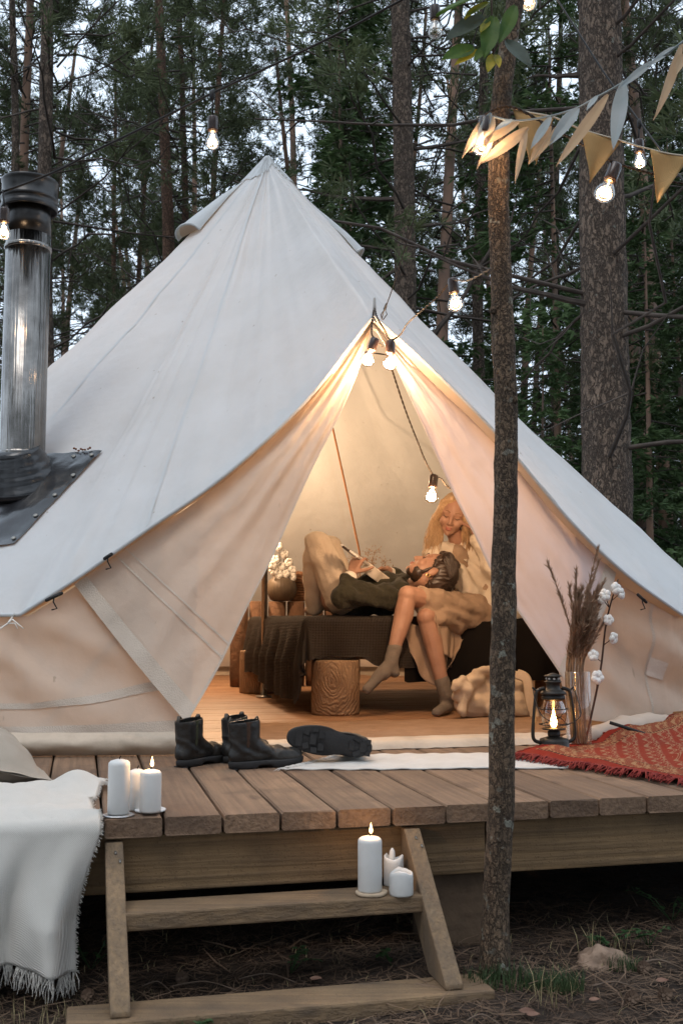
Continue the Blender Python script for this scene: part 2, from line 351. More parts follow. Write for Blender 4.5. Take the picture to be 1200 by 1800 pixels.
def crown(kind, H, seed):
    """limbs as thin tubes (mesh 1) and needle tufts (mesh 2)"""
    r = np.random.default_rng(seed); limbs = MB(); C = []; D = []
    if kind == 'pine':
        for i in range(10):
            z = H*r.uniform(.10, .62); a = r.uniform(0, 2*PI); ln = r.uniform(1.2, 3.4); el = r.uniform(-.25, .35); d = np.array([math.cos(a)*math.cos(el), math.sin(a)*math.cos(el), math.sin(el)]); sg = r.uniform(-.6, 1.1)
            pts = [np.array([0, 0, z]) + d*ln*t + np.array([0, 0, sg*t*t]) + r.normal(0, .09, 3)*t*ln*.5 for t in np.linspace(0, 1, 8)]; limbs.tube(pts, [.019*(1-.85*k/7)+.003 for k in range(8)], 4, False)
            for s in range(4):
                k = r.integers(2, 7); q = pts[k] + d*r.uniform(.1, .5) + r.normal(0, .25, 3); limbs.tube([pts[k], (pts[k]+q)/2 + r.normal(0, .04, 3), q], [.008, .006, .002], 3, False)
        nb = int(H*3.5); z0 = H*.22
        for i in range(nb):
            z = z0 + (H-z0)*(i/nb)**.8 + r.uniform(-.3, .3); f = (z-z0)/(H-z0); a = r.uniform(0, 2*PI)
            live = r.random() < .32 + .75*f
            ln = (2.9*(1-f)**.55 + .3)*r.uniform(.5, 1.1); el = lerp(-.02, .5, f) + r.uniform(-.2, .25)
            base = np.array([0, 0, z]); d = np.array([math.cos(a)*math.cos(el), math.sin(a)*math.cos(el), math.sin(el)])
            sag = r.uniform(-.5, .7); pts = []
            for k in range(6):
                t = k/5; p = base + d*ln*t + np.array([0, 0, sag*t*t]) + r.normal(0, .10*t, 3); pts.append(p)
            limbs.tube(pts, [.019*(1-.8*k/5)*(1-.5*f)+.004 for k in range(6)], 4, False)
            subs = r.integers(3, 6)
            for s in range(subs):
                t = r.uniform(.3, 1) if live else r.uniform(.2, .95); k = min(int(t*5), 4); p = pts[k] + (pts[k+1]-pts[k])*(t*5-k)
                sdv = d*.8 + r.normal(0, .55, 3); sdv[2] += .15; sdv /= np.linalg.norm(sdv); sl_ = r.uniform(.3, .85)*(1 if live else .8)
                q = p + sdv*sl_; limbs.tube([p, (p+q)/2 + r.normal(0, .04, 3), q], [.012, .008, .003], 3, False)
                if live:
                    for c_ in range(r.integers(9, 16)):
                        tt = r.uniform(.35, 1.1); C.append(p + sdv*sl_*tt + r.normal(0, .10, 3)); D.append(sdv*.7 + np.array([0, 0, .35]))
        V, F = tufts(np.array(C), np.array(D), 12, .18, .015, .6)
    elif kind == 'spruce':
        nb = int(H*9); z0 = .5
        for i in range(nb):
            f = i/nb; z = z0 + (H-z0)*f; a = r.uniform(0, 2*PI); ln = (.23*H*(1-f)**.8 + .12)*r.uniform(.7, 1.15)
            d = np.array([math.cos(a), math.sin(a), 0.]); pts = [np.array([0, 0, z]) + d*ln*t + np.array([0, 0, -.22*ln*t + .12*ln*t*t]) for t in (0, .35, .7, 1)]
            limbs.tube(pts, [.018, .012, .008, .003], 3, False)
            side = np.array([-d[1], d[0], 0])
            for c_ in range(int(8+ln*22)):
                t = r.uniform(.15, 1.0); k = min(int(t*3), 2); p = pts[k] + (pts[k+1]-pts[k])*(t*3-k)
                sg = r.choice((-1, 1)); off = r.uniform(0, 1)*.42*ln*(1-t*.75)
                C.append(p + side*sg*off + np.array([0, 0, -.12*off]) + r.normal(0, .025, 3)); D.append(d*.5 + side*sg*.8 + np.array([0, 0, -.18]))
        V, F = tufts(np.array(C), np.array(D), 6, .15, .026, .30)
    else:                                            # leafy bush
        for i in range(46):
            a = r.uniform(0, 2*PI); el = r.uniform(.2, 1.35); ln = H*r.uniform(.5, 1)
            d = np.array([math.cos(a)*math.cos(el)*.8, math.sin(a)*math.cos(el)*.8, math.sin(el)]); pts = [d*ln*t + np.array([0, 0, -.12*ln*t*t]) + r.normal(0, .03, 3)*t for t in (0, .4, .75, 1)]
            limbs.tube(pts, [.014, .009, .006, .002], 3, False)
            for c_ in range(45):
                t = r.uniform(.25, 1); k = min(int(t*3), 2); p = pts[k] + (pts[k+1]-pts[k])*(t*3-k); C.append(p + r.normal(0, .13*H/2.2, 3)); D.append(r.normal(0, 1, 3)*.5 + np.array([0, 0, .1]))
        V, F = tufts(np.array(C), np.array(D), 3, .085, .055, .5)
    lm = limbs.mesh('limbs'); lv = np.empty(len(lm.vertices)*3); lm.vertices.foreach_get('co', lv); bpy.data.meshes.remove(lm)
    lf = np.array(limbs.f, np.int32)
    return (lv.reshape(-1, 3), lf), (V, F)
def crown_meshes(kind, H, seed, needle):
    (lv, lf), (v, f) = crown(kind, H, seed)
    l = np_mesh('limbs', lv, lf); l.materials.append(m_twig); n = np_mesh('crown', v, f); n.materials.append(needle); return l, n
def trunk_mesh(H, r0, seed, sides=12, rings=26, rough=.0, taper=.75, zmax=None, lean=.25):
    r = random.Random(seed); b = MB(); a = r.uniform(0, 6.28); pts = []; rad = []; zt = zmax or H
    for i in range(rings+1):
        z = -.25 + (zt+.25)*i/rings; t = max(0, z)/H
        pts.append(Vector((math.cos(a)*lean*t*t*2 + .07*nz(z*.25, seed), math.sin(a)*lean*t*t*2 + .07*nz(z*.25, seed+40), z)))
        rad.append(r0*(1-taper*t)*(1+.22*math.exp(-max(0, z)/.35)))
    pts0 = pts[2].copy()
    b.tube(pts, rad, sides)
    if rough:
        for i, p in enumerate(b.v):
            c = pts[min(i//sides, rings)]; d = (p-c); d.z = 0
            if d.length > 1e-6: p += d.normalized()*rough*(nz(p.x*14, p.y*14, p.z*5+seed)+.5*nz(p.x*40, p.y*40, p.z*18))
    return b
PINES = [crown_meshes('pine', h, s, m_needle) for h, s in ((17, 1), (19, 2), (16, 3), (21, 4))]
PH = [17, 19, 16, 21]
SPRU = [crown_meshes('spruce', h, s, m_spruce) for h, s in ((8.5, 11), (6, 12), (10.5, 13))]
SH = [8.5, 6, 10.5]
BUSH = [crown_meshes('bush', h, s, m_spruce) for h, s in ((2.4, 21), (1.8, 22))]
FT = []
for h in PH:
    me = trunk_mesh(h, .15, h, 10, 30, lean=.7).mesh('trunk'); me.materials.append(m_bark_far); FT.append(me)
ST = []
for h in SH:
    me = trunk_mesh(h, .07, h+5, 8, 12, lean=.05, taper=.95).mesh('trunk'); me.materials.append(m_bark_far); ST.append(me)
for me in FT+ST: me.polygons.foreach_set('use_smooth', [True]*len(me.polygons))
def add_child(name, me, parent, rz=0, sc=1, z=0):
    o = bpy.data.objects.new(name, me); o.rotation_euler = (0, 0, rz); o.scale = (sc, sc, sc); o.location = (0, 0, z); COL.objects.link(o); o.parent = parent; return o
def tree_at(name, label, group, x, y, trunk, cm, rz, sc):
    t = thing(name, label, 'tree', (x, y, gz(x, y)-.1), group, rz); t.scale = (sc, sc, sc)
    add_child('trunk', trunk, t); c = add_child('crown', cm[1], t); l = add_child('limbs', cm[0], c); return t
def dead_branch(b, base, az, el, ln, r, bend=.3, seed=0):
    rr = random.Random(seed); d = Vector((math.cos(az)*math.cos(el), math.sin(az)*math.cos(el), math.sin(el))); pts = []
    for k in range(9):
        t = k/8; pts.append(Vector(base) + d*ln*t + Vector((0, 0, bend*ln*t*t)) + Vector((nz(t*3, seed), nz(t*3, seed+9), nz(t*3, seed+5)))*.09*ln*t)
    b.tube(pts, [r*(1-.8*k/8) for k in range(9)], 6)
    for s in range(3):
        k = rr.randint(3, 7); q = pts[k]; e = q + d*ln*.25 + Vector((rr.uniform(-1, 1), rr.uniform(-1, 1), rr.uniform(-.2, .8)))*ln*.22
        b.tube([q, (q+e)/2+Vector((0, 0, .02)), e], [r*.35, r*.25, r*.08], 4)
# the trunks the photograph lets one tell apart: px, depth, radius, label
NAMED = [
 (77, 15, .15, 'thick grey brown pine trunk rising behind the stove pipe cowl', 0),
 (21, 21, .13, 'pale slim pine standing left of the pine behind the stove pipe', 1),
 (303, 18.5, .165, 'straight reddish pine rising above the left roof vent of the tent', 2),
 (331, 25, .13, 'dark pine squeezed between two reddish trunks above the left vent', 3),
 (349, 23, .105, 'slender reddish pine behind the hanging bulb left of the tent peak', 1),
 (190, 29, .11, 'thin reddish pine left of its twin, above the tent\'s left slope', 0),
 (225, 30, .11, 'thin reddish pine right of its twin, above the tent\'s left slope', 3),
 (622, 25, .11, 'slim mossy pine right of the tent peak, above the right vent', 2),
 (848, 17, .12, 'dark pine half hidden behind the lichen spotted thin trunk', 0),
 (979, 23, .12, 'straight narrow pine between the thin trunk and the big pine', 1),
 (1136, 25, .10, 'thin pale pine just right of the big rough barked pine', 2),
 (1187, 27, .08, 'thinnest pine near the frame edge beyond the bunting', 3),
]
for i, (px, d, r, lab, k) in enumerate(NAMED):
    x = (px-600)*d/FPX; sc = 1
    me = trunk_mesh(PH[k], r, i+60, 14, 40, rough=.012, lean=.35).mesh('trunk'); me.materials.append(m_bark_red if 'reddish' in lab else m_bark); me.polygons.foreach_set('use_smooth', [True]*len(me.polygons))
    tree_at('pine_tree', lab, 'pines behind the tent', x, d, me, PINES[k], random.uniform(0, 6), 1)
def big_pine(px, d, r, lab, seed, branches, H=20):
    x = (px-600)*d/FPX; z0 = gz(x, d)
    t = thing('pine_tree', lab, 'tree', (x, d, z0), 'pines behind the tent')
    b = trunk_mesh(H, r, seed, 40, 200, rough=.016, taper=.6, lean=.1); me = b.mesh('trunk'); me.materials.append(m_bark); me.polygons.foreach_set('use_smooth', [True]*len(me.polygons))
    add_child('trunk', me, t)
    for j, (z, az, el, ln, rr, bend) in enumerate(branches):
        bb = MB(); dead_branch(bb, (math.cos(az)*r*.7, math.sin(az)*r*.7, z), az, el, ln, rr, bend, seed+j); m2 = bb.mesh('branch'); m2.materials.append(m_twig); add_child('branch', m2, t)
    c = add_child('crown', PINES[seed % 4][1], t, seed); add_child('limbs', PINES[seed % 4][0], c)
    return t
big_pine(716, 14.2, .175, 'broad pine with crooked dead branches right of the tent peak', 81,
         [(6.6, 2.7, .1, 2.2, .035, .25), (5.6, 3.0, -.5, .7, .03, -.5), (4.8, 3.3, -.5, .7, .03, -.8), (4.3, -.2, .9, 2.2, .045, .2), (3.6, 3.4, -.6, .6, .03, -.7), (6.2, .2, .1, 1.2, .03, .2), (7.3, .3, .2, 1.6, .03, .2), (2.9, .1, .2, 1.4, .025, .1)])
big_pine(1072, 8.9, .215, 'biggest rough barked pine, right of the lichen spotted thin trunk', 86,
         [(5.6, 2.9, .1, .4, .03, .0), (3.55, 3.4, .1, 1.5, .03, .12), (5.7, 1.0, .2, 1.6, .025, .1), (6.3, 3.4, .3, 1.3, .025, .2)], 22)
# trees nothing tells apart
def scatter(n, d0, d1, pxr, gap, keep):
    out = []; tries = 0
    while len(out) < n and tries < 6000:
        tries += 1; d = rng.uniform(d0, d1); px = rng.uniform(*pxr); x = (px-600)*d/FPX
        if all((x-a)**2+(d-b)**2 > gap*gap for a, b in out+keep): out.append((x, d))
    return out
named_xy = [((p-600)*d/FPX, d) for p, d, *_ in NAMED] + [(3.5*.63, 8.9), (.87, 14.2)]
for x, y in scatter(62, 20, 58, (-260, 1460), 1.5, named_xy):
    k = int(rng.integers(0, 4)); sc = float(rng.uniform(.85, 1.2))
    tree_at('pine_tree', 'slim pine deep in the forest, one trunk among many alike', 'distant pines deep in the forest', x, y, FT[k], PINES[k], float(rng.uniform(0, 6)), sc)
for x, y in scatter(34, 12.5, 30, (560, 1420), 1.6, named_xy+[(.6*1.5, 12)]):
    k = int(rng.integers(0, 3)); sc = float(rng.uniform(.75, 1.15))
    tree_at('young_spruce', 'dark green young spruce in the undergrowth right of the tent', 'young spruces right of the tent', x, y, ST[k], SPRU[k], float(rng.uniform(0, 6)), sc)
for x, y in scatter(27, 15, 32, (-220, 540), 1.8, named_xy):
    k = int(rng.integers(0, 3)); sc = float(rng.uniform(.55, .9))
    tree_at('young_spruce', 'dark green young spruce among the trunks left of the tent', 'young spruces left of the tent', x, y, ST[k], SPRU[k], float(rng.uniform(0, 6)), sc)
for x, y in scatter(22, 11, 22, (900, 1420), .9, named_xy):
    k = int(rng.integers(0, 2)); t = thing('forest_bush', 'low leafy bush in the undergrowth below the big pine', 'bush', (x, y, gz(x, y)), 'bushes behind the right tent slope', float(rng.uniform(0, 6)))
    add_child('crown', BUSH[k][1], t); add_child('stems', BUSH[k][0], t)

# ============================================================ deck
m_deck = mat('deck boards', (.25, .158, .098), (.155, .098, .062), 5, .8, extra=ex_wood((.075, .048, .035), 'Y'), rnd=.14, stretch=(1, .3, 1))
m_beam = mat('beam timber', (.25, .158, .078), (.175, .112, .058), 4, .8, extra=ex_wood((.06, .04, .025), 'X', amt=.6), rnd=.10)
m_step = mat('step timber', (.27, .175, .095), (.18, .117, .066), 5, .85, extra=ex_wood((.08, .06, .045), 'X', amt=.6), rnd=.10)
m_string = mat('stringer timber', (.30, .20, .115), (.205, .138, .08), 5, .85, extra=ex_wood((.09, .07, .055), 'Z', amt=.6), rnd=.08)
m_post = mat('old post', (.12, .08, .05), (.065, .042, .027), 6, .9, .6, 30)
m_soft = mat('nail steel', (.25, .24, .22), rough=.4, metallic=.8)
deck = thing('wooden_deck', 'raised wooden deck of weathered planks under the tent', 'deck', OO, rz=TH)
PIT, PW = .1545, .147
def plank_mesh(k):
    bm = bmesh.new(); r = random.Random(k); n = 26; L = 7.7; T = .048; ch = .005
    prof = [(-PW/2+ch, 0), (PW/2-ch, 0), (PW/2, -ch), (PW/2, -T+ch), (PW/2-ch, -T), (-PW/2+ch, -T), (-PW/2, -T+ch), (-PW/2, -ch)]
    rings = []
    for i in range(n+1):
        y = L*(i/n)**2.2; e = []
        for j, (a, b) in enumerate(prof):
            jy = ch if i == 0 and j in (0, 1, 4, 5) else 0
            e.append(bm.verts.new((a + .0025*nz(y*3, k, j//2), y + (r.uniform(-.002, .002) if i == 0 else 0), b + .0015*nz(y*2, k+5, j))))
        rings.append(e)
    for i in range(n):
        for j in range(8): bm.faces.new((rings[i][j], rings[i][(j+1) % 8], rings[i+1][(j+1) % 8], rings[i+1][j]))
    bm.faces.new(rings[0][::-1]); bm.faces.new(rings[-1]); bm.normal_update()
    me = bpy.data.meshes.new('plank'); bm.to_mesh(me); bm.free(); me.materials.append(m_deck); return me
PM = [plank_mesh(k) for k in range(5)]
u0 = -.559 - PIT/2 - PIT*19 + .004                # seams measured at u = -.559, -.411 ... from the left of the picture
for i in range(46):
    o = bpy.data.objects.new('plank', PM[i % 5]); uc = u0 + PIT*(i+.5)
    o.location = (uc, -.006 + .016*nz(i*3.7, 1) , .0012*nz(i*5.1, 2)); o.rotation_euler = (0, .004*nz(i*2.3, 4), .0012*nz(i*1.9, 3)); link(o, deck)
def dpart(name, u0, u1, v0, v1, h0, h1, m, parent, bevel=.004):
    b = MB().box(((u0+u1)/2, (v0+v1)/2, (h0+h1)/2), (u1-u0, v1-v0, h1-h0)); b.v = [OO + UU*p.x + VV*p.y + Vector((0, 0, p.z)) for p in b.v]
    return part(name, b, m, parent, smooth=False, bevel=bevel)
dpart('beam', -3.3, .425, .03, .08, -.197, -.0515, m_beam, deck); dpart('beam', .431, 3.8, .033, .083, -.20, -.0515, m_beam, deck)
for k in range(5): dpart('joist', -3.3, 3.8, .9+1.5*k, .96+1.5*k, -.2, -.0515, m_beam, deck, 0)
for u in (-2.9, .345, 3.4):
    for v in (.13, 1.6, 3.2, 5, 7): dpart('post', u-.085, u+.085, v-.07, v+.07, -.60, -.2005 if v > .2 else -.2015, m_post, deck, .006)

# ============================================================ steps
st = thing('wooden_steps', 'short flight of timber steps against the deck front', 'steps', W(.0, -.2, -.40))
def stringer(u, ub):
    b = MB(); t = .046; top = (-.052, -.0545); ang = [(-.012, -.058), (-.325, -.372), (-.325, -.385), (-.19, -.385), (.026, -.17), (.026, -.058)]
    vs = [W(lerp(u, ub, (-.055-h)/.33)-t/2, a, h) for a, h in ang] + [W(lerp(u, ub, (-.055-h)/.33)+t/2, a, h) for a, h in ang]; n = len(ang)
    b.add(vs, [tuple(range(n)), tuple(range(2*n-1, n-1, -1))] + [(i, i+n, (i+1) % n+n, (i+1) % n) for i in range(n)])
    return b
for u, ub in ((-.604, -.592), (.196, .205)): part('stringer', stringer(u, ub), m_string, st, False, bevel=.004)
def ubox(u0, u1, v0, v1, h0, h1, tilt=0):
    return MB().dbox(u0, u1, v0, v1, h0, h1)
part('tread', ubox(-.586, .192, -.156, -.030, -.243, -.20), m_step, st, False, bevel=.005)
part('sleeper', ubox(-.712, .304, -.346, -.212, -.452, -.3858), m_step, st, False, bevel=.007)
for u in (-.604, .196):
    for dh in (.0, -.018): part('screw', MB().cap(W(u+.004-dh*.6, -.030+dh, -.078+dh), .004, W(u+.004-dh*.6, -.036+dh, -.080+dh), .003, 8), m_soft, st)

# ============================================================ tent
CAN = (.55, .568, .575)
m_can = mat('canvas', CAN, (.51, .527, .53), 3, .9, extra=ex_canvas, trans=.10, tcol=(.80, .66, .44), spec=.1)
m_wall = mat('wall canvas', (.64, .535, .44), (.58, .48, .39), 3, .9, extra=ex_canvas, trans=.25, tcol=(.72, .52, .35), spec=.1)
m_mud = mat('groundsheet vinyl', (.52, .43, .335), (.30, .24, .18), 5, .6, .5, 18, spec=.3, contrast=(.45, .8))
m_seam = mat('seam tape', (.63, .54, .45), (.57, .485, .40), 8, .9, .4, 200, trans=.15)
m_black = mat('black webbing', (.02, .02, .02), rough=.7)
m_steel = mat('galvanised tube', (.42, .40, .37), (.33, .31, .29), 20, .35, metallic=.85)
TC = (.431, 3.887)
tent = thing('bell_tent', 'large cream canvas bell tent with open lit doorway', 'tent', W(TC[0], TC[1], 0), rz=TH)
APEX = Vector((.431, 3.887, 3.55)); RR = 2.81; EH = .52
LE = [(.455, 1.33, 1.775), (.179, 1.345, 1.411), (-.142, 1.36, 1.098), (-.472, 1.385, .854), (-.729, 1.41, .667), (-.941, 1.446, .525)]
RE = [(.455, 1.33, 1.775), (.717, 1.345, 1.563), (1.0, 1.36, 1.31), (1.348, 1.39, .945), (1.639, 1.44, .713), (1.955, 1.51, .532)]
aL = math.atan2(1.446-TC[1], -.944-TC[0]); aR = math.atan2(1.514-TC[1], 1.963-TC[0])
def ring(t, r=RR, h=EH):                            # from the left jamb round the back to the right jamb
    a = aL - t*(2*PI - (aR-aL)); return Vector((TC[0]+r*math.cos(a), TC[1]+r*math.sin(a), h))
NR, NE = 110, 44
edge = [ring(i/NR) for i in range(NR)] + [curve(RE[::-1], i/NE) for i in range(NE)] + [curve(LE, i/NE) for i in range(NE)]
for i in range(NR):                                 # eave scallops a little between its guy lines
    edge[i].z += .012*math.cos(i/NR*2*PI*12) + .01*nz(i*.7, 3)
NT = 40
def roof_pt(i, t, off=0):
    e = edge[i % len(edge)]; p = APEX.lerp(e, t); rad = Vector((e.x-TC[0], e.y-TC[1], 0)); L = rad.length; rad /= L
    n = (rad*(APEX.z-e.z) + Vector((0, 0, L))).normalized()
    th = i/len(edge)*2*PI; door = i >= NR
    sag = -.055*math.sin(PI*t)*(1 if not door else .55)
    ds = (i-NR)/NE if door else 0
    wr = .027*fbm(Vector((math.cos(th)*7, math.sin(th)*7, t*1.1)), 4)*(.35+t) + .010*nz(math.cos(th)*26, math.sin(th)*26, t*1.4)*min(1, t*2)
    wr += .012*fbm(Vector((p.x*2.6, p.y*2.6, p.z*2.6)), 3)
    near = math.exp(-(((p-Vector((.462, 1.33, 1.79))).length)/.75)**2)
    wr += near*.016*math.sin(th*90+3*nz(t*4, 2))
    ap = math.exp(-t/.18); wr += ap*.012*math.sin(th*20)*t*6
    if t > .97: wr *= (1-t)/.03
    return p + n*(sag+wr+off) + Vector((0, 0, 0))
def D(p): return W(p.x, p.y, p.z)
b = MB(); ne = len(edge)
b.grid(lambda i, j: D(roof_pt(round(i*ne), .012+.988*j)), ne, NT, True)
roof = part('roof', b, m_can, tent)
b = MB(); pts = [D(roof_pt(i, 1.0)) + Vector((0, 0, -.004)) for i in range(ne)] + [D(roof_pt(0, 1.0)) + Vector((0, 0, -.004))]
b.tube(pts, .008, 6, False); part('hem', b, m_can, roof)
for i in list(range(6, NR, 12)) + [NR+18, NR+NE+26]:   # panel seams
    b = MB(); q = []
    for j in range(NT*1+1):
        t = .05 + .945*j/NT; q.append((D(roof_pt(i, t, .0016)), t))
    nx = (D(roof_pt(i+1, 1)) - D(roof_pt(i-1, 1))).normalized()
    vs = []
    for p, t in q: vs += [p - nx*.009, p + nx*.009]
    b.add(vs, [(2*j, 2*j+1, 2*j+3, 2*j+2) for j in range(NT)]); part('seam', b, m_can, roof)
# cone cap at the tip
b = MB(); b.grid(lambda i, j: D(roof_pt(round(i*ne), .004+(.062+.006*nz(math.cos(i*6.28)*2, math.sin(i*6.28)*2))*j, .006)), ne, 6, True)
part('cone_cap', b, m_can, tent)
b = MB().lathe([(.001, .035), (.02, .03), (.034, .012), (.045, -.02)], 18, D(APEX) + Vector((0, 0, -.03))); part('tip', b, m_can, tent)
# roof vents under the tip
def vent(ang, t0=.065, t1=.215):
    i = round(ang) % NR; e = edge[i]; b = MB(); m = 14
    tang = Vector((-(e.y-TC[1]), e.x-TC[0], 0)).normalized()
    def f(a, s):
        t = lerp(t0, t1, s); p = roof_pt(i, t); rad = Vector((e.x-TC[0], e.y-TC[1], 0)).normalized(); n = (rad*3+Vector((0, 0, 2.8))).normalized()
        ph = PI*a; return D(p + tang*(.11*s+.012)*-math.cos(ph) + n*(.075*s)*math.sin(ph)**.8 + n*.004)
    b.grid(f, m, 8); b.tube([f(k/m, 1) for k in range(m+1)], .008, 6)
    o = part('roof_vent', b, m_can, tent)
    b = MB(); b.grid(lambda a, s: f(a, .80)*(1-s) + D(roof_pt(i, lerp(t0, t1, .80), .004))*s, m, 2) if False else b.grid(lambda a, s: f(a, .95)*(1-s) + D(roof_pt(i, lerp(t0, t1, .95), .004))*s, m, 2); part('vent_net', b, m_wall, o); return o
for k in (13, 40, 68, 92): vent(k)
# door band: the strip of roof canvas turned in along the door edge
def left_top(s): return curve(LE, s)
def right_top(s): return curve(RE, s)
def band(fn, sgn, dv, dh):
    b = MB()
    def f(s, r):
        p = fn(s); k = min(1, s*5)*min(1, (1-s)*6+.25); return D(p + Vector((-sgn*.010, dv*k, -dh*k))*r + Vector((0, 0, -.004 - .008*r*nz(s*9, sgn))))
    b.grid(f, 60, 4); return b
part('door_band', band(left_top, -1, .10, .012), m_wall, tent); part('door_band', band(right_top, 1, .12, .03), m_wall, tent)
# wall: round the ring, and in front on either side of the doorway
def lerp_list(L, t):
    n = len(L)-1; x = min(max(t*n, 0), n-1e-6); i = int(x); return L[i].lerp(L[i+1], x-i)
topL = [curve(LE, .45+.55*k/10) + Vector((0, .15*max(.1, 1-k/10), -.03)) for k in range(10)]
topR = [curve(RE, 1-.42*k/10) + Vector((0, .15*min(1, k/7), -.03)) for k in range(1, 11)]
botL = [Vector((lerp(-.285, -.944, k/10), lerp(1.285, 1.40, (k/10)**1.3), .085)) for k in range(10)]
botR = [Vector((lerp(2.0, 1.34, k/10), lerp(1.66, 1.44, k/10), lerp(.0, .09, k/10))) for k in range(1, 11)]
tops = topL + [ring(k/90, RR-.012, EH+.004) for k in range(91)] + topR
bots = botL + [ring(k/90, RR+.02, .085) + (Vector((0, .13*max(0, 1-(90-k)/5), 0)) if k > 84 else Vector((0, 0, 0))) for k in range(91)] + botR
nw = (len(tops)-1)*2
def wall_pt(a, j, off=0):
    x = a*(len(tops)-1); t = lerp_list(tops, a); q = lerp_list(bots, a); p = q.lerp(t, j); out = Vector((p.x-TC[0], p.y-TC[1], 0)).normalized()
    env = math.sin(PI*min(1, max(0, j)))**.6
    f = .020*math.sin(p.x*13 + p.z*22 + 2*nz(p.x*2, p.y*2)) + .022*fbm(Vector((p.x*3.2, p.y*3.2, p.z*3.0)), 4) + .012*nz(p.x*9+p.z*14, p.y*9, 3)
    return D(p + out*(env*(f*.85-.012)+off))
b = MB(); b.grid(lambda i, j: wall_pt(i, j), nw*2, 26); wall = part('wall', b, m_wall, tent)
b = MB(); b.grid(lambda i, j: wall_pt(lerp(.0, .3, i), .19+.05*j + .02*nz(i*9, 4), .004), 200, 2); part('hem_band', b, m_seam, wall)
b = MB(); b.grid(lambda i, j: wall_pt(lerp(.0, .3, i), -.02+.07*j, .005), 200, 3); part('hem_band', b, m_seam, wall)
for a in (.105, .165, .93):
    b = MB(); b.grid(lambda i, j: wall_pt(a+.0018*i, j, .003), 2, 30); part('seam', b, m_seam, wall)
# little cream label patch sewn on the right wall
b = MB(); b.grid(lambda i, j: wall_pt(lerp(.920, .931, i), .42+.15*j, .008), 6, 6); part('patch', b, mat('pale patch', (.66, .57, .485), rough=.9, bump=.3), wall)
# groundsheet: floor skirt rolled up against the wall base
lipL = [Vector((lerp(-.285, -.944, k/10), lerp(1.245, 1.375, (k/10)**1.3), 0)) for k in range(10)] + [ring(k/60, RR+.05, 0) for k in range(50)]
def lip(a, j):
    p = lerp_list(lipL, a); out = Vector((p.x-TC[0], p.y-TC[1], 0)).normalized(); ph = PI*j
    bl = (.022 + .012*nz(a*30, 2) + .02*min(1, a*8))*math.sin(ph) + .006*nz(a*80, j*3)
    return D(p + out*bl + Vector((0, 0, .004+.085*j + .010*nz(a*24, 7))))
b = MB(); b.grid(lip, 220, 10); part('groundsheet_lip', b, m_mud, tent)
thr = [Vector((-.30, 1.262, 0)), Vector((.1, 1.245, 0)), Vector((.5, 1.24, 0)), Vector((.9, 1.245, 0)), Vector((1.22, 1.25, 0))]
def thrf(a, j):
    p = curve(thr, a); ph = PI*j; return D(p + Vector((0, .16*j - .02*math.sin(ph), .003 + (.030+.006*nz(a*9, 1))*math.sin(min(PI/2, ph*1.4)) + .003*nz(a*40, j*4))))
b = MB(); b.grid(thrf, 90, 8); part('threshold', b, m_mud, tent)
bun = [(1.24, 1.24, .012), (1.36, 1.27, .022), (1.48, 1.31, .036), (1.60, 1.37, .052), (1.74, 1.45, .06), (1.9, 1.55, .05), (2.15, 1.68, .04)]
b = MB(); b.tube([W(*curve(bun, k/40)) for k in range(41)], [.012+.036*math.sin(PI*min(1, .12+k/44))*(1+.4*nz(k*.7, 3)) for k in range(41)], 14)
for p in b.v: p += Vector((nz(p.x*16, p.y*16, p.z*16), nz(p.x*16, p.y*16, p.z*16+9), .6*nz(p.x*13, p.z*20, 4)))*.014
part('groundsheet_roll', b, m_wall, tent)
b = MB(); b.tube([W(1.44, 1.24, .085), W(1.50, 1.215, .065), W(1.57, 1.19, .04)], .007, 6); part('strap', b, m_black, tent)
# door flaps tied back
def flap(fn_out, inner, hemv, s_end, sgn):
    def f(s, r):
        o = fn_out(s*s_end) + Vector((0, .075 - .03*s, -.028+.010*s)); n = curve(inner, s); p = o.lerp(n, r)
        fan = math.sin(r*19 + 2.2*nz(s*2, r*2, sgn))*(.007 if sgn > 0 else .003)*(1-.45*s)*min(1, s*4) + .016*fbm(Vector((p.x*2.6, s*2.2, r*2+sgn)), 4)*min(1, s*4)
        bil = -.035*math.sin(PI*r)*math.sin(PI*min(1, s*.9))
        hc = Vector((0, 0, hemv*math.sin(PI*r)*max(0, (s-.8)/.2)))
        edge_curl = .015*math.exp(-((1-r)/.05)**2)
        return D(p + Vector((0, fan*min(1, (1-r)*12+.35)*min(1, r*8+.2)+bil-edge_curl, 0)) + hc)
    return f
inL = [(.449, 1.36, 1.72), (.402, 1.35, 1.566), (.319, 1.33, 1.367), (.174, 1.315, 1.079), (.034, 1.30, .766), (-.08, 1.28, .542), (-.18, 1.262, .335), (-.306, 1.225, .125)]
inR = [(.474, 1.36, 1.72), (.55, 1.37, 1.579), (.701, 1.38, 1.272), (.802, 1.385, 1.058), (.898, 1.39, .879), (.99, 1.39, .70), (1.137, 1.38, .484), (1.31, 1.36, .225)]
fL = flap(left_top, inL, -.01, .80, 1); fR = flap(right_top, inR, -.03, .78, -1)
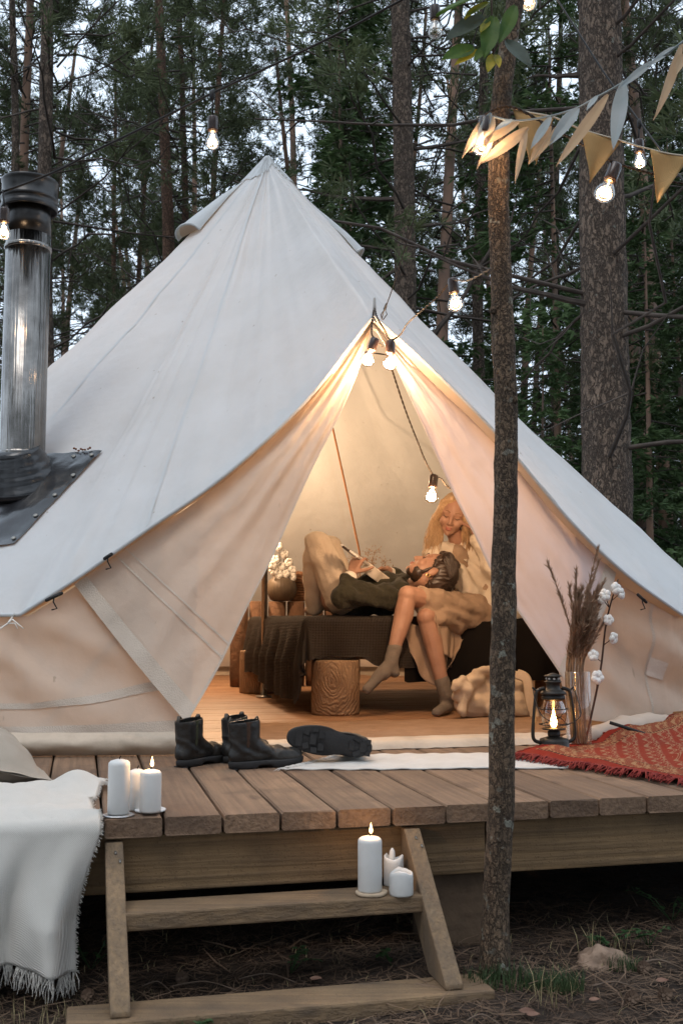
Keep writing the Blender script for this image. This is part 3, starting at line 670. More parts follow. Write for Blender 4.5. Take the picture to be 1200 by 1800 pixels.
for f, lab in ((fL, 'wide door flap drawn to the left'), (fR, 'door flap drawn to the right')):
    b = MB(); b.grid(lambda s, r: f(s, r), 90, 60); fo = part('door_flap', b, m_wall if f is fL else mat('inner flap canvas', (.66, .58, .57), (.61, .53, .52), 3, .9, extra=ex_canvas, trans=.3, tcol=(.7, .55, .45)), tent, label=lab)
    def strip(g_, n, nm):
        b = MB(); b.grid(g_, n, 4); [p.__iadd__(-VV*.006 - Vector((0, 0, 0))) for p in b.v]; part(nm, b, m_seam, fo)
    strip(lambda a, j: f(.95+.05*j, a), 60, 'hem_band')
    if f is fL: strip(lambda a, j: f(.835+.006*j, a), 60, 'seam'); strip(lambda a, j: f(.80+.005*j, a), 60, 'seam')
    strip(lambda a, j: f(lerp(.05, 1, a), .982+.018*j), 90, 'zip_edge')
# toggles
def toggle(px, py, v, L=.075, rot=.6):
    c = PX(px, py, v); d = (UU*math.cos(rot) + Vector((0, 0, 1))*math.sin(rot)).normalized()
    b = MB().cap(c-d*L/2, .007, c+d*L/2, .007, 8); b.tube([c, c+Vector((0, -.008, -.02)), c+Vector((.012, 0, -.045)), c+Vector((-.008, .0, -.05))], .003, 5); b.tube([c+d*L*.4, c+d*L*.2-VV*.012, c-d*L*.4], .004, 5)
    part('toggle', b, m_black, tent)
toggle(95, 1049, 1.35, .06, .45); toggle(190, 978, 1.35, .03, .6); toggle(1128, 1052, 1.42, .05, -.7)
# apex of the door: spigot of the A pole
b = MB().cap(D(Vector((.462, 1.335, 1.75))), .010, D(Vector((.462, 1.335, 1.845))), .006, 8); part('pole_spigot', b, m_steel, tent)
b = MB().tube([W(.462, 1.36, 1.76), W(.18, 1.46, 1.37), W(-.9, 1.52, .02)], .012, 8); part('frame_pole', b, m_steel, tent)
b = MB().tube([W(.462, 1.36, 1.76), W(1.0, 1.50, 1.26), W(1.9, 1.72, .02)], .012, 8); part('frame_pole', b, m_steel, tent)
b = MB().tube([W(TC[0], TC[1], .03), W(TC[0], TC[1], 3.47)], .019, 14); b.lathe([(.05, .0), (.05, .012), (.02, .014)], 14, W(TC[0], TC[1], .016)); part('centre_pole', b, m_steel, tent)
b = MB().tube([W(TC[0]+.02, TC[1]+.03, 3.3), PX(584, 750, 4.6), PX(607, 855, 4.35), PX(631, 968, 4.1), PX(633, 985, 4.05)], .0075, 7); part('hanging_strap', b, mat('tan strap', (.36, .17, .08), rough=.8), tent)
# guy ropes at the eave
b = MB(); c = PX(14, 1096, 1.44)
b.tube([D(edge[0]), c, W(-1.7, .6, -.05), W(-2.6, -.15, -.38)], .0035, 6); b.tube([c, c+Vector((.02, -.01, .015)), c+Vector((.05, -.01, -.01)), c+Vector((.06, 0, -.02))], .003, 5)
b.tube([c, c+Vector((.03, -.01, .0)), c+Vector((.04, -.01, -.02))], .003, 5); part('guy_rope', b, mat('white rope', (.75, .72, .66), rough=.8), tent)
# ------------------------------------------------------------ inner floor
m_lam = mat('warm floor board', (.38, .215, .12), (.29, .16, .085), 3, .45, extra=ex_wood((.22, .095, .04), 'X', False, .35), rnd=.08, spec=.35)
fl = thing('inner_floor', 'warm brown timber floor inside the tent', 'floor', W(TC[0], TC[1], 0), rz=TH); fl['kind'] = 'structure'; del fl['category']
v = 1.40; k = 0
while v < 6.5:
    wd = .13; half = math.sqrt(max(.01, 2.72**2-(v+wd/2-TC[1])**2)); half = min(half, 2.4)
    dpart('floor_board', TC[0]-half, TC[0]+half, v, v+wd-.003, .003, .016 + .0006*(k % 3), m_lam, fl, .002); v += wd; k += 1
m_jute = mat('jute', (.56, .36, .23), (.46, .285, .175), 9, .95, extra=ex_weave(60, .8), spec=.05)
b = MB(); b.grid(lambda i, j: W(lerp(-.02, 1.75, i), lerp(1.42, 2.16, j)+.01*nz(i*6, j), .0225+.004*nz(i*12, j*7)), 60, 20)
tag(part('jute_mat', b, m_jute, None, loc=W(.85, 1.8, .02), solid=.008), 'tan woven jute mat just inside the doorway', 'mat')

# ============================================================ stove pipe
from mathutils.bvhtree import BVHTree
rb = MB(); rb.grid(lambda i, j: D(roof_pt(round(i*ne), .012+.988*j)), ne, NT, True); bvh = BVHTree.FromPolygons(rb.v, rb.f)
CAMP = Vector((0, 0, CAMZ))
def on_roof(px, py):
    h = bvh.ray_cast(CAMP, ray(px, py).normalized()); return (h[0], h[1] if h[1].dot(ray(px, py)) < 0 else -h[1])
def ex_steel(N, L, tc, vec, col, height, bump):
    return col, noise_ramp(N, L, tc.outputs['Object'], 3, .2, .8, 3, (16, 16, .25)), .5
m_ss = mat('stainless steel', (.30, .28, .26), (.12, .11, .10), 4, .13, metallic=1, extra=ex_steel)
m_dsteel = mat('shaded steel', (.07, .068, .066), (.035, .034, .034), 5, .3, metallic=.9)  # stainless cowl in shade: the shade is put into this dark colour
m_rub = mat('black rubber', (.010, .010, .011), (.018, .018, .020), 6, .22, .5, 9, spec=.6)
bp0, bn0 = on_roof(38, 838)
sp = thing('stove_pipe', 'shiny steel stove pipe standing out of the tent\'s left slope', 'stove pipe', bp0)
dpp = bp0.y; rp = 39.5*dpp/FPX; zt = PD(46, 318, dpp).z; zb = bp0.z; ztop = PD(45, 415, dpp).z
ax = Vector((bp0.x, bp0.y, 0))
b = MB(); b.lathe([(rp*.98, zb-.10), (rp, zb-.05), (rp, ztop)], 40, ax); part('pipe', b, m_ss, sp)
zs = PD(45, 437, dpp).z
b = MB(); b.lathe([(rp, zs-.012), (rp+.005, zs-.009), (rp+.006, zs), (rp+.005, zs+.009), (rp, zs+.012)], 40, ax); part('pipe_clamp', b, m_ss, sp)
zs2 = PD(38, 800, dpp).z
b = MB(); b.lathe([(rp+.0005, zs2-.02), (rp+.007, zs2-.016), (rp+.007, zs2+.012), (rp+.0005, zs2+.016)], 40, ax); part('pipe_clamp', b, m_ss, sp)
b = MB(); b.lathe([(rp*.99, ztop-.004), (rp*.97, ztop+.08), (rp*.9, ztop+.22)], 40, ax); part('inner_sleeve', b, m_dsteel, sp)
rc = rp*1.24; z1 = PD(46, 372, dpp).z; z2 = PD(46, 322, dpp).z
b = MB(); b.lathe([(rp*.8, z1+.03), (rc*.97, z1+.012), (rc, z1), (rc+.003, z1+.006), (rc+.004, z1+.022), (rc, z1+.028), (rc, z1+.045), (rc+.004, z1+.05), (rc+.004, z1+.06), (rc, z1+.066), (rc, z2-.01), (rc+.004, z2-.004), (rc+.003, z2+.006), (rc*.9, z2+.012), (.001, z2+.03)], 40, ax); part('cowl', b, m_dsteel, sp)
n = bn0; q = (n.lerp(Vector((0, 0, 1)), .45)).normalized().to_track_quat('Z', 'Y').to_matrix()
prof = []
rr = [.205, .20, .185, .172, .165, .150, .143, .130, .124, .115, .110]
for k, r_ in enumerate(rr): prof += [(max(r_*1.02, rp*1.04), -.03+.0175*k), (max(r_, rp*1.04), -.03+.0175*k+.012)]
b = MB(); b.lathe(prof, 40, bp0 - q @ Vector((0, 0, .02)) + Vector((0, 0, 0)), q); part('rubber_boot', b, m_rub, sp)
fa, fb, fc, fd = (181, 795), (26, 958), (-170, 985), (-30, 806)
def flash(i, j, off=.010):
    t0 = (lerp(fa[0], fd[0], i), lerp(fa[1], fd[1], i)); t1 = (lerp(fb[0], fc[0], i), lerp(fb[1], fc[1], i))
    p, nn = on_roof(lerp(t0[0], t1[0], j), lerp(t0[1], t1[1], j)); return p + nn*(off + .010*nz(i*5, j*4, 3) + .004*nz(i*14, j*14))
b = MB(); b.grid(flash, 36, 30); fo = part('flashing_sheet', b, m_rub, sp)
for i, j in [(.04, .06), (.04, .27), (.04, .48), (.04, .70), (.05, .94), (.2, .05), (.36, .95)]:
    c = flash(i, j, .013); b = MB().lathe([(.011, 0), (.011, .003), (.006, .005), (.001, .004)], 12, c, bn0.to_track_quat('Z', 'Y').to_matrix()); part('rivet', b, m_soft, fo)
b = MB()
for k in range(9): c = flash(.08+.02*random.random()*8, -.02+.03*random.random(), .02); b.ball(c, (.006, .004, .005), 6, 4)
part('dry_scrap', b, mat('dry leaf', (.16, .06, .03), rough=.9), fo)

# ============================================================ candles
m_wax = mat('white wax', (.72, .71, .69), (.66, .65, .62), 8, .5, .15, 30, trans=.12)
m_wick = mat('wick', (.015, .012, .01), rough=1); m_flame = emit_mat('flame', (1, .62, .25), 9)
m_slice = mat('birch slice', (.55, .44, .32), (.42, .32, .22), 12, .8); m_plate = mat('silver plate', (.62, .62, .63), rough=.3, metallic=.9); m_cer = mat('white ceramic', (.78, .77, .75), rough=.35)
def candle(p, r, h, label, lit=False, melt=0, tilt=(0, 0)):
    c = thing('pillar_candle', label, 'candle', p, 'white pillar candles'); p = Vector(p); b = MB()
    if melt:
        def wb(a, z): return 1 + .008*math.sin(a*3) + .015*nz(math.cos(a)*1.5, math.sin(a)*1.5, z*12)
        b.lathe([(r*.97, 0), (r, .004), (r, h-.008), (r*.97, h), (r*.86, h+.003), (r*.80, h-.006), (r*.72, h-.018), (.002, h-.022)], 28, p, None, wb)
        for v_ in b.v:
            if v_.z > p.z+h*.8: a = math.atan2(v_.y-p.y, v_.x-p.x); v_.z += .005*math.sin(a*2+melt) + .006*nz(math.cos(a)*2+melt, math.sin(a)*2)
    else: b.lathe([(r*.96, 0), (r, .004), (r, h-.012), (r*.97, h-.005), (r*.80, h), (r*.3, h+.004), (.001, h+.004)], 32, p)
    part('wax', b, m_wax, c)
    top = p + Vector((0, 0, h - (.022 if melt else -.002)))
    b = MB().tube([top, top+Vector((.001, 0, .006)), top+Vector((.004, 0, .011))], .0016, 5); part('wick', b, m_wick, c)
    if lit:
        f = top + Vector((.003, 0, .008)); b = MB().lathe([(.0005, 0), (.0035, .003), (.0048, .008), (.003, .016), (.001, .024), (.0002, .028)], 10, f); part('flame', b, m_flame, c)
        l = bpy.data.lights.new('flame', 'POINT'); l.energy = .35; l.color = (1, .55, .22); l.shadow_soft_size = .006; o = bpy.data.objects.new('flame_light', l); o.location = f + Vector((0, -.002, .036)) - p; link(o, c)
    return c
def px_floor(x, y, h=0):
    r = ray(x, y); t = (.445+h-CAMZ)/r.z; return CAMP + r*t
c1 = px_floor(208, 1431, .006); k1 = 2.83/FPX
candle(c1, .0285, .137, 'tallest unlit white candle on the deck edge, on a silver plate')
candle(px_floor(240, 1424, .001), .023, .105, 'unlit candle half hidden behind the other two on the deck edge')
candle(px_floor(264, 1427, .008), .0285, .106, 'short burning white candle on a white ceramic coaster', True)
b = MB().lathe([(.034, 0), (.040, .001), (.041, .004), (.038, .005), (.001, .005)], 28, c1 - Vector((0, 0, .0055)), None, lambda a, z: 1+.05*math.cos(a*6))
tag(part('candle_plate', b, m_plate, None, loc=c1), 'scalloped silver plate under the tallest candle', 'plate')
c3 = px_floor(264, 1427, .0); b = MB().lathe([(.034, 0), (.041, .002), (.0415, .006), (.039, .0072), (.001, .0065)], 32, c3 + Vector((0, 0, .0006)))
tag(part('candle_coaster', b, m_cer, None, loc=c3), 'round white ceramic coaster under the short burning candle', 'coaster')
def px_h(x, y, z): r = ray(x, y); return CAMP + r*((z-CAMZ)/r.z)
TZ = .245+.0005
c4 = px_h(650, 1566, TZ+.010); candle(c4, .0315, .135, 'burning white candle on a bark edged slice, on the step', True)
b = MB().lathe([(.036, 0), (.040, .002), (.040, .008), (.037, .0093), (.001, .0093)], 22, Vector((c4.x+.004, c4.y, TZ)), None, lambda a, z: 1+.05*math.sin(a*2+1)+.03*math.sin(a*5))
tag(part('wood_slice', b, m_slice, None, loc=c4), 'bark edged wood slice under the burning candle on the step', 'coaster')
candle(px_h(692, 1556, TZ), .027, .072, 'melted candle with a wax spire, behind the stub on the step', False, 2.0)
cs = px_h(692, 1556, TZ) + Vector((0, 0, .075))
candle(px_h(705, 1573, TZ), .0315, .056, 'short melted candle stub at the right end of the step', False, 5.0)
b = MB().tube([cs + Vector((-.006, 0, -.028)), cs + Vector((-.005, 0, -.005)), cs + Vector((-.004, 0, .014)), cs+Vector((-.004, 0, .022))], [.010, .009, .007, .002], 10)
wx = [o for o in COL.objects if o.get('label', '').startswith('melted candle')][0]; part('wax_spire', b, m_wax, wx)

# ============================================================ throw over the deck front, cushion
m_throw = mat('cream throw', (.93, .88, .80), (.87, .82, .74), 4, .95, extra=ex_weave(110, .7, ('X', 'DIAGONAL')), spec=.05, sheen=.2)
def throw(s, t):
    u = lerp(-1.5, -.640, s); L = t*.965
    if L < .62:
        v = .62-L; h = .006 + .013*abs(nz(u*9, v*9)) + .008*abs(nz(u*21+v*9, v*14)) + .006*math.sin(v*30+u*9)
        bump_ = math.exp(-((u+.70)/.06)**2-((v-.50)/.10)**2); h += .045*bump_
        h += .022*math.exp(-((u+.87)/.09)**2-((v-.35)/.15)**2)
        e = max(0, (s-.9)/.1); u += e*(.02*nz(v*6, 3) - .02*math.sin(v*8)); v += .05*nz(u*3, 1)
        h = max(h, .004)
        k = max(0, 1-v/.05); h -= .012*k*k*0
        return W(u, v-.02, h)
    d = L-.62; r = .030
    if d < r*PI/2:
        a = d/r; return W(u + .0*s, -.02-r*math.sin(a), .006+.010*abs(nz(u*7, 0))*(1-a/1.57)-(r-r*math.cos(a)))
    d2 = d-r*PI/2; g_ = min(1, d2/.2)
    f = .034*math.sin(u*34+1.6*nz(d2*3, 1)+d2*2) + .024*math.sin(u*15+1-d2*3) + .010*math.sin(u*71+d2*5)
    u2 = u - s**3*(.13*d2 + .03*math.sin(d2*9)); hb = 1 + .16*s**5 - .03*math.sin(u*7)
    f += .010*abs(nz(u*10+d2*4, d2*5)) + .005*nz(u*30, d2*16)
    return W(u2, -.05 - .018*g_ - f*g_, .006-r-d2*hb + .008*nz(u*8, 2)*g_)
b = MB(); b.grid(throw, 110, 130); th_o = part('throw_blanket', b, m_throw, None, loc=W(-1, .1, 0)); th_o.modifiers.new('solid', 'SOLIDIFY').thickness = .004
tag(th_o, 'cream throw hanging over the deck front beside the steps', 'blanket')
b = MB()
for k in range(420):
    s = random.random(); p = throw(s, 1); a = Vector((random.uniform(-.015, .015), random.uniform(-.012, .006), -random.uniform(.03, .06)))
    b.tube([p, p+a*.5+Vector((random.uniform(-.006, .006), 0, 0)), p+a], [.0016, .0013, .0006], 3, False)
for k in range(700):
    t = random.random(); p = throw(1, t); a = UU*random.uniform(.002, .010) + Vector((0, random.uniform(-.006, .006), random.uniform(-.01, .006)))
    b.tube([p, p+a*.6, p+a], [.0012, .001, .0005], 3, False)
for k in range(200):
    s = random.random(); p = throw(s, 0); a = VV*random.uniform(.01, .03) + UU*random.uniform(-.008, .008); b.tube([p, p+a*.6, p+a+Vector((0, 0, -.002))], [.0014, .001, .0005], 3, False)
fr = part('fringe', b, m_throw, th_o); fr['kind'] = 'stuff'
m_cush = mat('linen cushion', (.52, .455, .38), (.46, .40, .33), 6, .95, extra=ex_weave(120, .5), spec=.05)
cc = W(-1.055, .86, .085); qa = Matrix.Rotation(R(28), 3, 'Z') @ Matrix.Rotation(R(14), 3, 'Y') @ Matrix.Rotation(R(6), 3, 'X')
def pil(top):
    def f(i, j):
        x, y = 2*i-1, 2*j-1; e = (1-x**4)*(1-y**4); z = .085*max(0, (1-abs(x/.88)**3.2))**.6*max(0, (1-abs(y/.88)**3.2))**.6 if abs(x) < .88 and abs(y) < .88 else 0
        k = 1-.07*(1-abs(x*y)); return cc + qa @ Vector((x*.245*k, y*.245*k, top*(z + .002) + .010*nz(x*3, y*3, top)))
    return f
b = MB(); b.grid(pil(1), 40, 40); b.grid(pil(-1), 40, 40)
tag(part('cushion', b, m_cush, None, loc=cc), 'grey linen cushion with a flat border at the tent corner', 'cushion')

# ============================================================ boots
m_leather = mat('black leather', (.014, .013, .012), (.045, .040, .034), 9, .42, .5, 35, spec=.35, contrast=(.42, .8))
m_sole = mat('rubber sole', (.018, .017, .017), (.028, .027, .027), 10, .75, .2, 50)
m_elas = mat('olive elastic', (.038, .040, .022), rough=.9, bump=.5); m_brn = mat('brown elastic', (.05, .028, .018), rough=.9, bump=.5)
m_tabs = mat('striped tab', (.10, .085, .07), (.03, .026, .022), 40, .9); m_st = mat('grey stitching', (.13, .13, .12), rough=.9)
def boot_mesh():
    b = MB()
    b.cap((-.012, 0, .165), .042, (-.008, 0, .10), .040); b.cap((-.008, 0, .10), .040, (-.005, 0, .06), .041); b.cap((.02, 0, .165), .043, (.02, 0, .10), .042)
    b.cap((-.016, 0, .045), .037, (.05, 0, .045), .036); b.cap((.012, 0, .095), .040, (.09, .0, .05), .034); b.cap((.05, .004, .05), .036, (.13, .006, .042), .037)
    b.cap((.13, .012, .040), .034, (.185, .006, .036), .031); b.cap((.13, -.010, .038), .032, (.178, -.006, .036), .030); b.cap((.18, .0, .036), .034, (.193, 0, .036), .031)
    me = remesh(b, .006, 6, .5, lambda p: .0022*math.sin(p.x*90+p.z*120+4*nz(p.x*20, p.y*20, p.z*20))*math.exp(-((p.z-.075)/.03)**2) + .0012*nz(p.x*40, p.y*40, p.z*40))
    bm = bmesh.new(); bm.from_mesh(me)
    bmesh.ops.bisect_plane(bm, geom=bm.verts[:]+bm.edges[:]+bm.faces[:], plane_co=(0, 0, .172), plane_no=(-.12, 0, 1), clear_outer=True)
    bmesh.ops.bisect_plane(bm, geom=bm.verts[:]+bm.edges[:]+bm.faces[:], plane_co=(0, 0, .016), plane_no=(0, 0, -1), clear_outer=True)
    for v_ in bm.verts: v_.co.y *= .93
    bm.to_mesh(me); bm.free(); me.polygons.foreach_set('use_smooth', [True]*len(me.polygons)); return me
BOOT = boot_mesh()
def sole_out(n=48):
    pts = []
    for k in range(n):
        a = 2*PI*k/n; x = math.cos(a); y = math.sin(a); X = .088+.140*x
        wd = .048 if X > .09 else lerp(.040, .048, max(0, (X+.05)/.14)); wd -= .010*math.exp(-((X-.06)/.035)**2)
        pts.append((X, wd*math.copysign(abs(y)**.75, y) + .006*math.sin((X-.02)*9)))
    return pts
SO = sole_out()
def boot(M, label, elastic, stitched=True):
    t = bpy.data.objects.new('ankle_boot', None); t.matrix_world = M; t.empty_display_size = .1; link(t, None, M); tag(t, label, 'boot', 'ankle boots by the doorway')
    def loc(name, mb, m, **k): mb.v = [M @ p for p in mb.v]; return part(name, mb, m, t, **k)
    me = BOOT.copy(); me.transform(M); up = part('upper', None, m_leather, t, me=me); up.modifiers.new('solid', 'SOLIDIFY').thickness = .003
    b = MB(); n = len(SO)
    lay = [(0, .94), (.003, .985), (.014, 1), (.022, 1), (.026, .965)]
    def zz(x, z): heel = .010 if .035 < x < .105 and z < .004 else 0; toe = .010*max(0, (x-.15)/.08)**2; return z + heel + toe
    b.add([Vector((.088+(x-.088)*s, y*s, zz(x, z))) for z, s in lay for x, y in SO], [(i*n+k, i*n+(k+1) % n, (i+1)*n+(k+1) % n, (i+1)*n+k) for i in range(len(lay)-1) for k in range(n)] + [tuple(range(n-1, -1, -1)), tuple((len(lay)-1)*n+k for k in range(n))])
    so_ = loc('sole', b, m_sole)
    b = MB()                                        # tread lugs
    for X, Y, w_, h_, a in [(.19+.0, 0, .02, .05, 0), (.168, .022, .02, .018, .3), (.168, -.022, .02, .018, -.3), (.145, 0, .02, .03, 0), (.14, .032, .02, .016, 0), (.14, -.032, .02, .016, 0), (.118, .018, .018, .022, 0), (.118, -.02, .018, .022, 0), (-.02, .0, .022, .03, 0), (.0, .022, .025, .014, .4), (.0, -.022, .025, .014, -.4), (-.036, .018, .016, .016, 0), (-.036, -.018, .016, .016, 0), (.018, 0, .016, .03, 0)]:
        c_, s_ = math.cos(a), math.sin(a); b.box((X, Y + .006*math.sin((X-.02)*9), -.0012+zz(X, 0)), (w_, h_, .004), (Vector((c_, s_, 0)), Vector((-s_, c_, 0)), Vector((0, 0, 1))))
    loc('tread', b, m_sole, smooth=False) .__setitem__('kind', 'stuff')
    for sg in (1, -1):
        b = MB(); b.grid(lambda i, j: Vector((lerp(-.016, .026, i)*(1-.75*(1-j)**2)+.006, sg*(.0405*.93 + .0012 - .010*(abs(i-.5)*1.5)**2 - .002*(1-j)), lerp(.078, .172, j))), 8, 8); loc('elastic', b, elastic)
    for x0 in (-.050, .057):
        b = MB(); sg = -1 if x0 < 0 else 1; b.tube([Vector((x0-.002*sg, 0, .150)), Vector((x0+.001*sg, 0, .172)), Vector((x0-.004*sg, 0, .189)), Vector((x0-.012*sg, 0, .180))], .008, 8, flat=.22, up=(sg, 0, 0)); loc('pull_tab', b, m_tabs)
    return t
def bmat(u, v, ang, h=.002): return Matrix.Translation(W(u, v, h)) @ Matrix.Rotation(TH + R(ang), 4, 'Z') @ Matrix.Diagonal((1.0, 1.0, .92, 1))
boot(bmat(-.325, .955, 42), 'single black boot standing upright at the left flap corner', m_elas)
boot(bmat(-.155, 1.02, 48), 'black boot half hidden behind the boot with brown elastic', m_elas)
boot(bmat(-.145, .858, 12), 'front black boot of the standing pair, brown elastic side', m_brn)
X = (-UU*.985 + Vector((0, 0, .12)) + VV*.10).normalized(); Zb = (VV*.97 - Vector((0, 0, 1))*.06); Zb = (Zb - X*Zb.dot(X)).normalized(); Yb = Zb.cross(X)
M = Matrix((X*1.1, Yb*1.12, Zb)).transposed().to_4x4(); M.translation = W(.265, .865, .064)
boot(M, 'black boot lying on its side, sole towards us, on the white rug', m_brn)

# ============================================================ rugs
m_wrug = mat('white rug', (.78, .75, .70), (.70, .67, .62), 7, .95, extra=ex_weave(150, .5), spec=.05)
q0, q1, q2, q3 = Vector((-.015, .765, 0)), Vector((.94, .575, 0)), Vector((1.06, .98, 0)), Vector((.30, 1.10, 0))
def wr(i, j): p = q0.lerp(q1, i).lerp(q3.lerp(q2, i), j); return W(p.x, p.y + .012*nz(i*5, j*2), .0055 + .006*abs(nz(i*9, j*3, 1)) + .004*math.sin(i*50)*.3)
b = MB(); b.grid(wr, 90, 24); wo_ = part('white_rug', b, m_wrug, None, loc=W(.5, .8, 0)); wo_.modifiers.new('solid', 'SOLIDIFY').thickness = .004
tag(wo_, 'narrow white fringed rug lying before the doorway', 'rug')
b = MB()
for k in range(150):
    j = random.random(); p = wr(0, j); a = -UU*random.uniform(.02, .045) + VV*random.uniform(-.015, .015); b.tube([p, p+a*.5+Vector((0, 0, .004)), p+a+Vector((0, 0, -.004))], [.0018, .0014, .0007], 3, False)
for k in range(120):
    j = random.random(); p = wr(1, j); a = UU*random.uniform(.02, .045) + VV*random.uniform(-.015, .015); b.tube([p, p+a*.5+Vector((0, 0, .004)), p+a+Vector((0, 0, -.004))], [.0018, .0014, .0007], 3, False)
part('fringe', b, m_wrug, wo_)['kind'] = 'stuff'
RA = Vector((.868, .872, 0)); E1 = Vector((.365, -.93, 0)); E2 = Vector((.83, .56, 0))
def rug_pat(N, L, tc, vec, col, height, bump):
    uvn = N.new('ShaderNodeAttribute'); uvn.attribute_name = 'ruv'; o = uvn.outputs['Vector']
    nd = N.new('ShaderNodeTexNoise'); nd.inputs['Scale'].default_value = 9; L.new(o, nd.inputs['Vector'])
    ma = N.new('ShaderNodeVectorMath'); ma.operation = 'MULTIPLY_ADD'; ma.inputs[1].default_value = (.022, .022, 0); L.new(nd.outputs['Color'], ma.inputs[0]); L.new(o, ma.inputs[2]); w_ = ma.outputs[0]
    sx = N.new('ShaderNodeSeparateXYZ'); L.new(w_, sx.inputs[0]); x, y = sx.outputs[0], sx.outputs[1]
    xi = math2(N, L, 'MINIMUM', x, math2(N, L, 'MINIMUM', y, math2(N, L, 'SUBTRACT', 1.3, y)))   # distance from the edges
    def bandm(lo, hi):
        return math2(N, L, 'MULTIPLY', math2(N, L, 'GREATER_THAN', xi, lo), math2(N, L, 'LESS_THAN', xi, hi))
    vo = N.new('ShaderNodeTexVoronoi'); vo.inputs['Scale'].default_value = 17; vo.inputs['Randomness'].default_value = .35; L.new(w_, vo.inputs['Vector'])
    mg = N.new('ShaderNodeTexMagic'); mg.inputs['Scale'].default_value = 8; mg.inputs['Distortion'].default_value = 2.2; mg.turbulence_depth = 3; L.new(o, mg.inputs['Vector'])
    v3 = N.new('ShaderNodeTexVoronoi'); v3.inputs['Scale'].default_value = 42; v3.inputs['Randomness'].default_value = .2; L.new(w_, v3.inputs['Vector'])
    flower = math2(N, L, 'GREATER_THAN', math2(N, L, 'SINE', math2(N, L, 'MULTIPLY', vo.outputs['Distance'], 42.0), 0), .1)
    red = (.23, .022, .014); tan = (.36, .20, .10); drk = (.08, .025, .018); pale = (.36, .24, .14)
    fld = mixc(N, L, math2(N, L, 'MULTIPLY', math2(N, L, 'GREATER_THAN', mg.outputs['Fac'], .64), .7), (.26, .040, .022), pale)
    bord = mixc(N, L, flower, (.30, .09, .045), (.17, .045, .026)); bord = mixc(N, L, math2(N, L, 'GREATER_THAN', mg.outputs['Fac'], .6), bord, tan)
    thin = mixc(N, L, math2(N, L, 'GREATER_THAN', v3.outputs['Distance'], .45), drk, tan)
    c = mixc(N, L, bandm(.085, .17), fld, bord); c = mixc(N, L, bandm(.07, .085), c, thin); c = mixc(N, L, bandm(.17, .185), c, thin)
    c = mixc(N, L, bandm(-9, .07), c, red)
    fd = noise_ramp(N, L, o, 14, .35, .7, 4); c = mixc(N, L, math2(N, L, 'MULTIPLY', fd, .35), c, (.22, .07, .045))
    return c, wavef(N, L, o, 90, 'X'), .4
m_red = mat('red patterned weave', (.3, .05, .03), None, rough=.95, bump=.1, extra=rug_pat, spec=.05)
def rr_(i, j):
    a, c = i*.92, j*1.3; p = RA + E1*a + E2*c; p.x += .02*nz(c*4, 1)*(1-i)
    k = max(0, min(1, (p.y-.9)/.35)); wv = .022*math.sin(c*11+1.5*a)*math.exp(-((a-.1)/.35)**2) + .014*nz(a*6, c*6)
    roll = .050*math.exp(-((p.y - (1.16+.50*(p.x-1.2)))/.13)**2)*max(0, min(1, (p.x-1.36)/.2))
    fold = .045*math.exp(-((c-.30-.25*a)/.035)**2)*max(0, 1-abs(a-.62)/.2)
    return W(p.x, p.y, .017 + max(0, wv)*.9 + roll + fold)
b = MB(); NA, NB = 70, 110; b.grid(rr_, NA, NB); ro = part('red_rug', b, m_red, None, loc=W(1.4, .9, 0))
at = ro.data.attributes.new('ruv', 'FLOAT_VECTOR', 'POINT')
for j in range(NB+1):
    for i in range(NA+1): at.data[j*(NA+1)+i].vector = (j/NB*1.3, i/NA*1.3, 0)
ro.modifiers.new('solid', 'SOLIDIFY').thickness = .006
tag(ro, 'red patterned rug with dark red tassels right of the lantern', 'rug')
m_tas = mat('red tassels', (.17, .018, .014), (.25, .035, .025), 30, .9)
b = MB()
for k in range(330):
    i = random.random(); p = rr_(i, 0); n_ = random.uniform(.035, .075); a = -E2*n_ + E1*random.uniform(-.025, .025); d = UU*a.x + VV*a.y; e = p+d; e.z = .445+.004+random.random()*.012; mdl = (p+e)/2 + Vector((0, 0, random.uniform(.0, .012)))+UU*random.uniform(-.008, .008)
    b.tube([p, mdl, e], [.0032, .0028, .0014], 4, False)
for k in range(60):
    j = random.random()*.5; p = rr_(0, j); a = -E1*random.uniform(.01, .03); e = p + UU*a.x + VV*a.y; e.z = max(.45, p.z-.01); b.tube([p, (p+e)/2+Vector((0, 0, .004)), e], [.003, .0026, .001], 4, False)
part('tassels', b, m_tas, ro)['kind'] = 'stuff'

# ============================================================ lantern, vase of dried stems
m_iron = mat('black lantern enamel', (.012, .010, .008), (.024, .019, .014), 12, .45, .2, 40, spec=.3)
m_glass = glass_mat('clear glass')
lp = W(1.085, 1.01, .003); ln = thing('oil_lantern', 'black hurricane oil lantern burning beside the glass vase', 'lantern', lp)
def L_(prof, n=32): return MB().lathe(prof, n, lp)
part('tank', L_([(.060, 0), (.064, .004), (.064, .010), (.058, .014), (.057, .040), (.053, .050), (.030, .056), (.022, .060)]), m_iron, ln)
part('burner', L_([(.022, .058), (.024, .064), (.024, .078), (.018, .082), (.018, .088), (.006, .094)]), m_iron, ln)
part('globe', L_([(.030, .090), (.036, .096), (.045, .115), (.050, .137), (.050, .155), (.044, .178), (.036, .196), (.034, .200)]), glass_mat('glow tinted globe glass', (1, .84, .62), .3), ln)  # amber glow of the flame is put into the glass tint
part('globe_plate', L_([(.024, .083), (.044, .085), (.045, .090), (.030, .091)]), m_iron, ln)
hd = part('hood', L_([(.034, .199), (.044, .201), (.046, .206), (.043, .216), (.039, .218), (.050, .220), (.050, .226), (.040, .234), (.028, .240), (.026, .262), (.033, .266), (.033, .270), (.024, .272), (.024, .287), (.034, .288), (.034, .291), (.010, .300), (.001, .302)]), m_iron, ln)
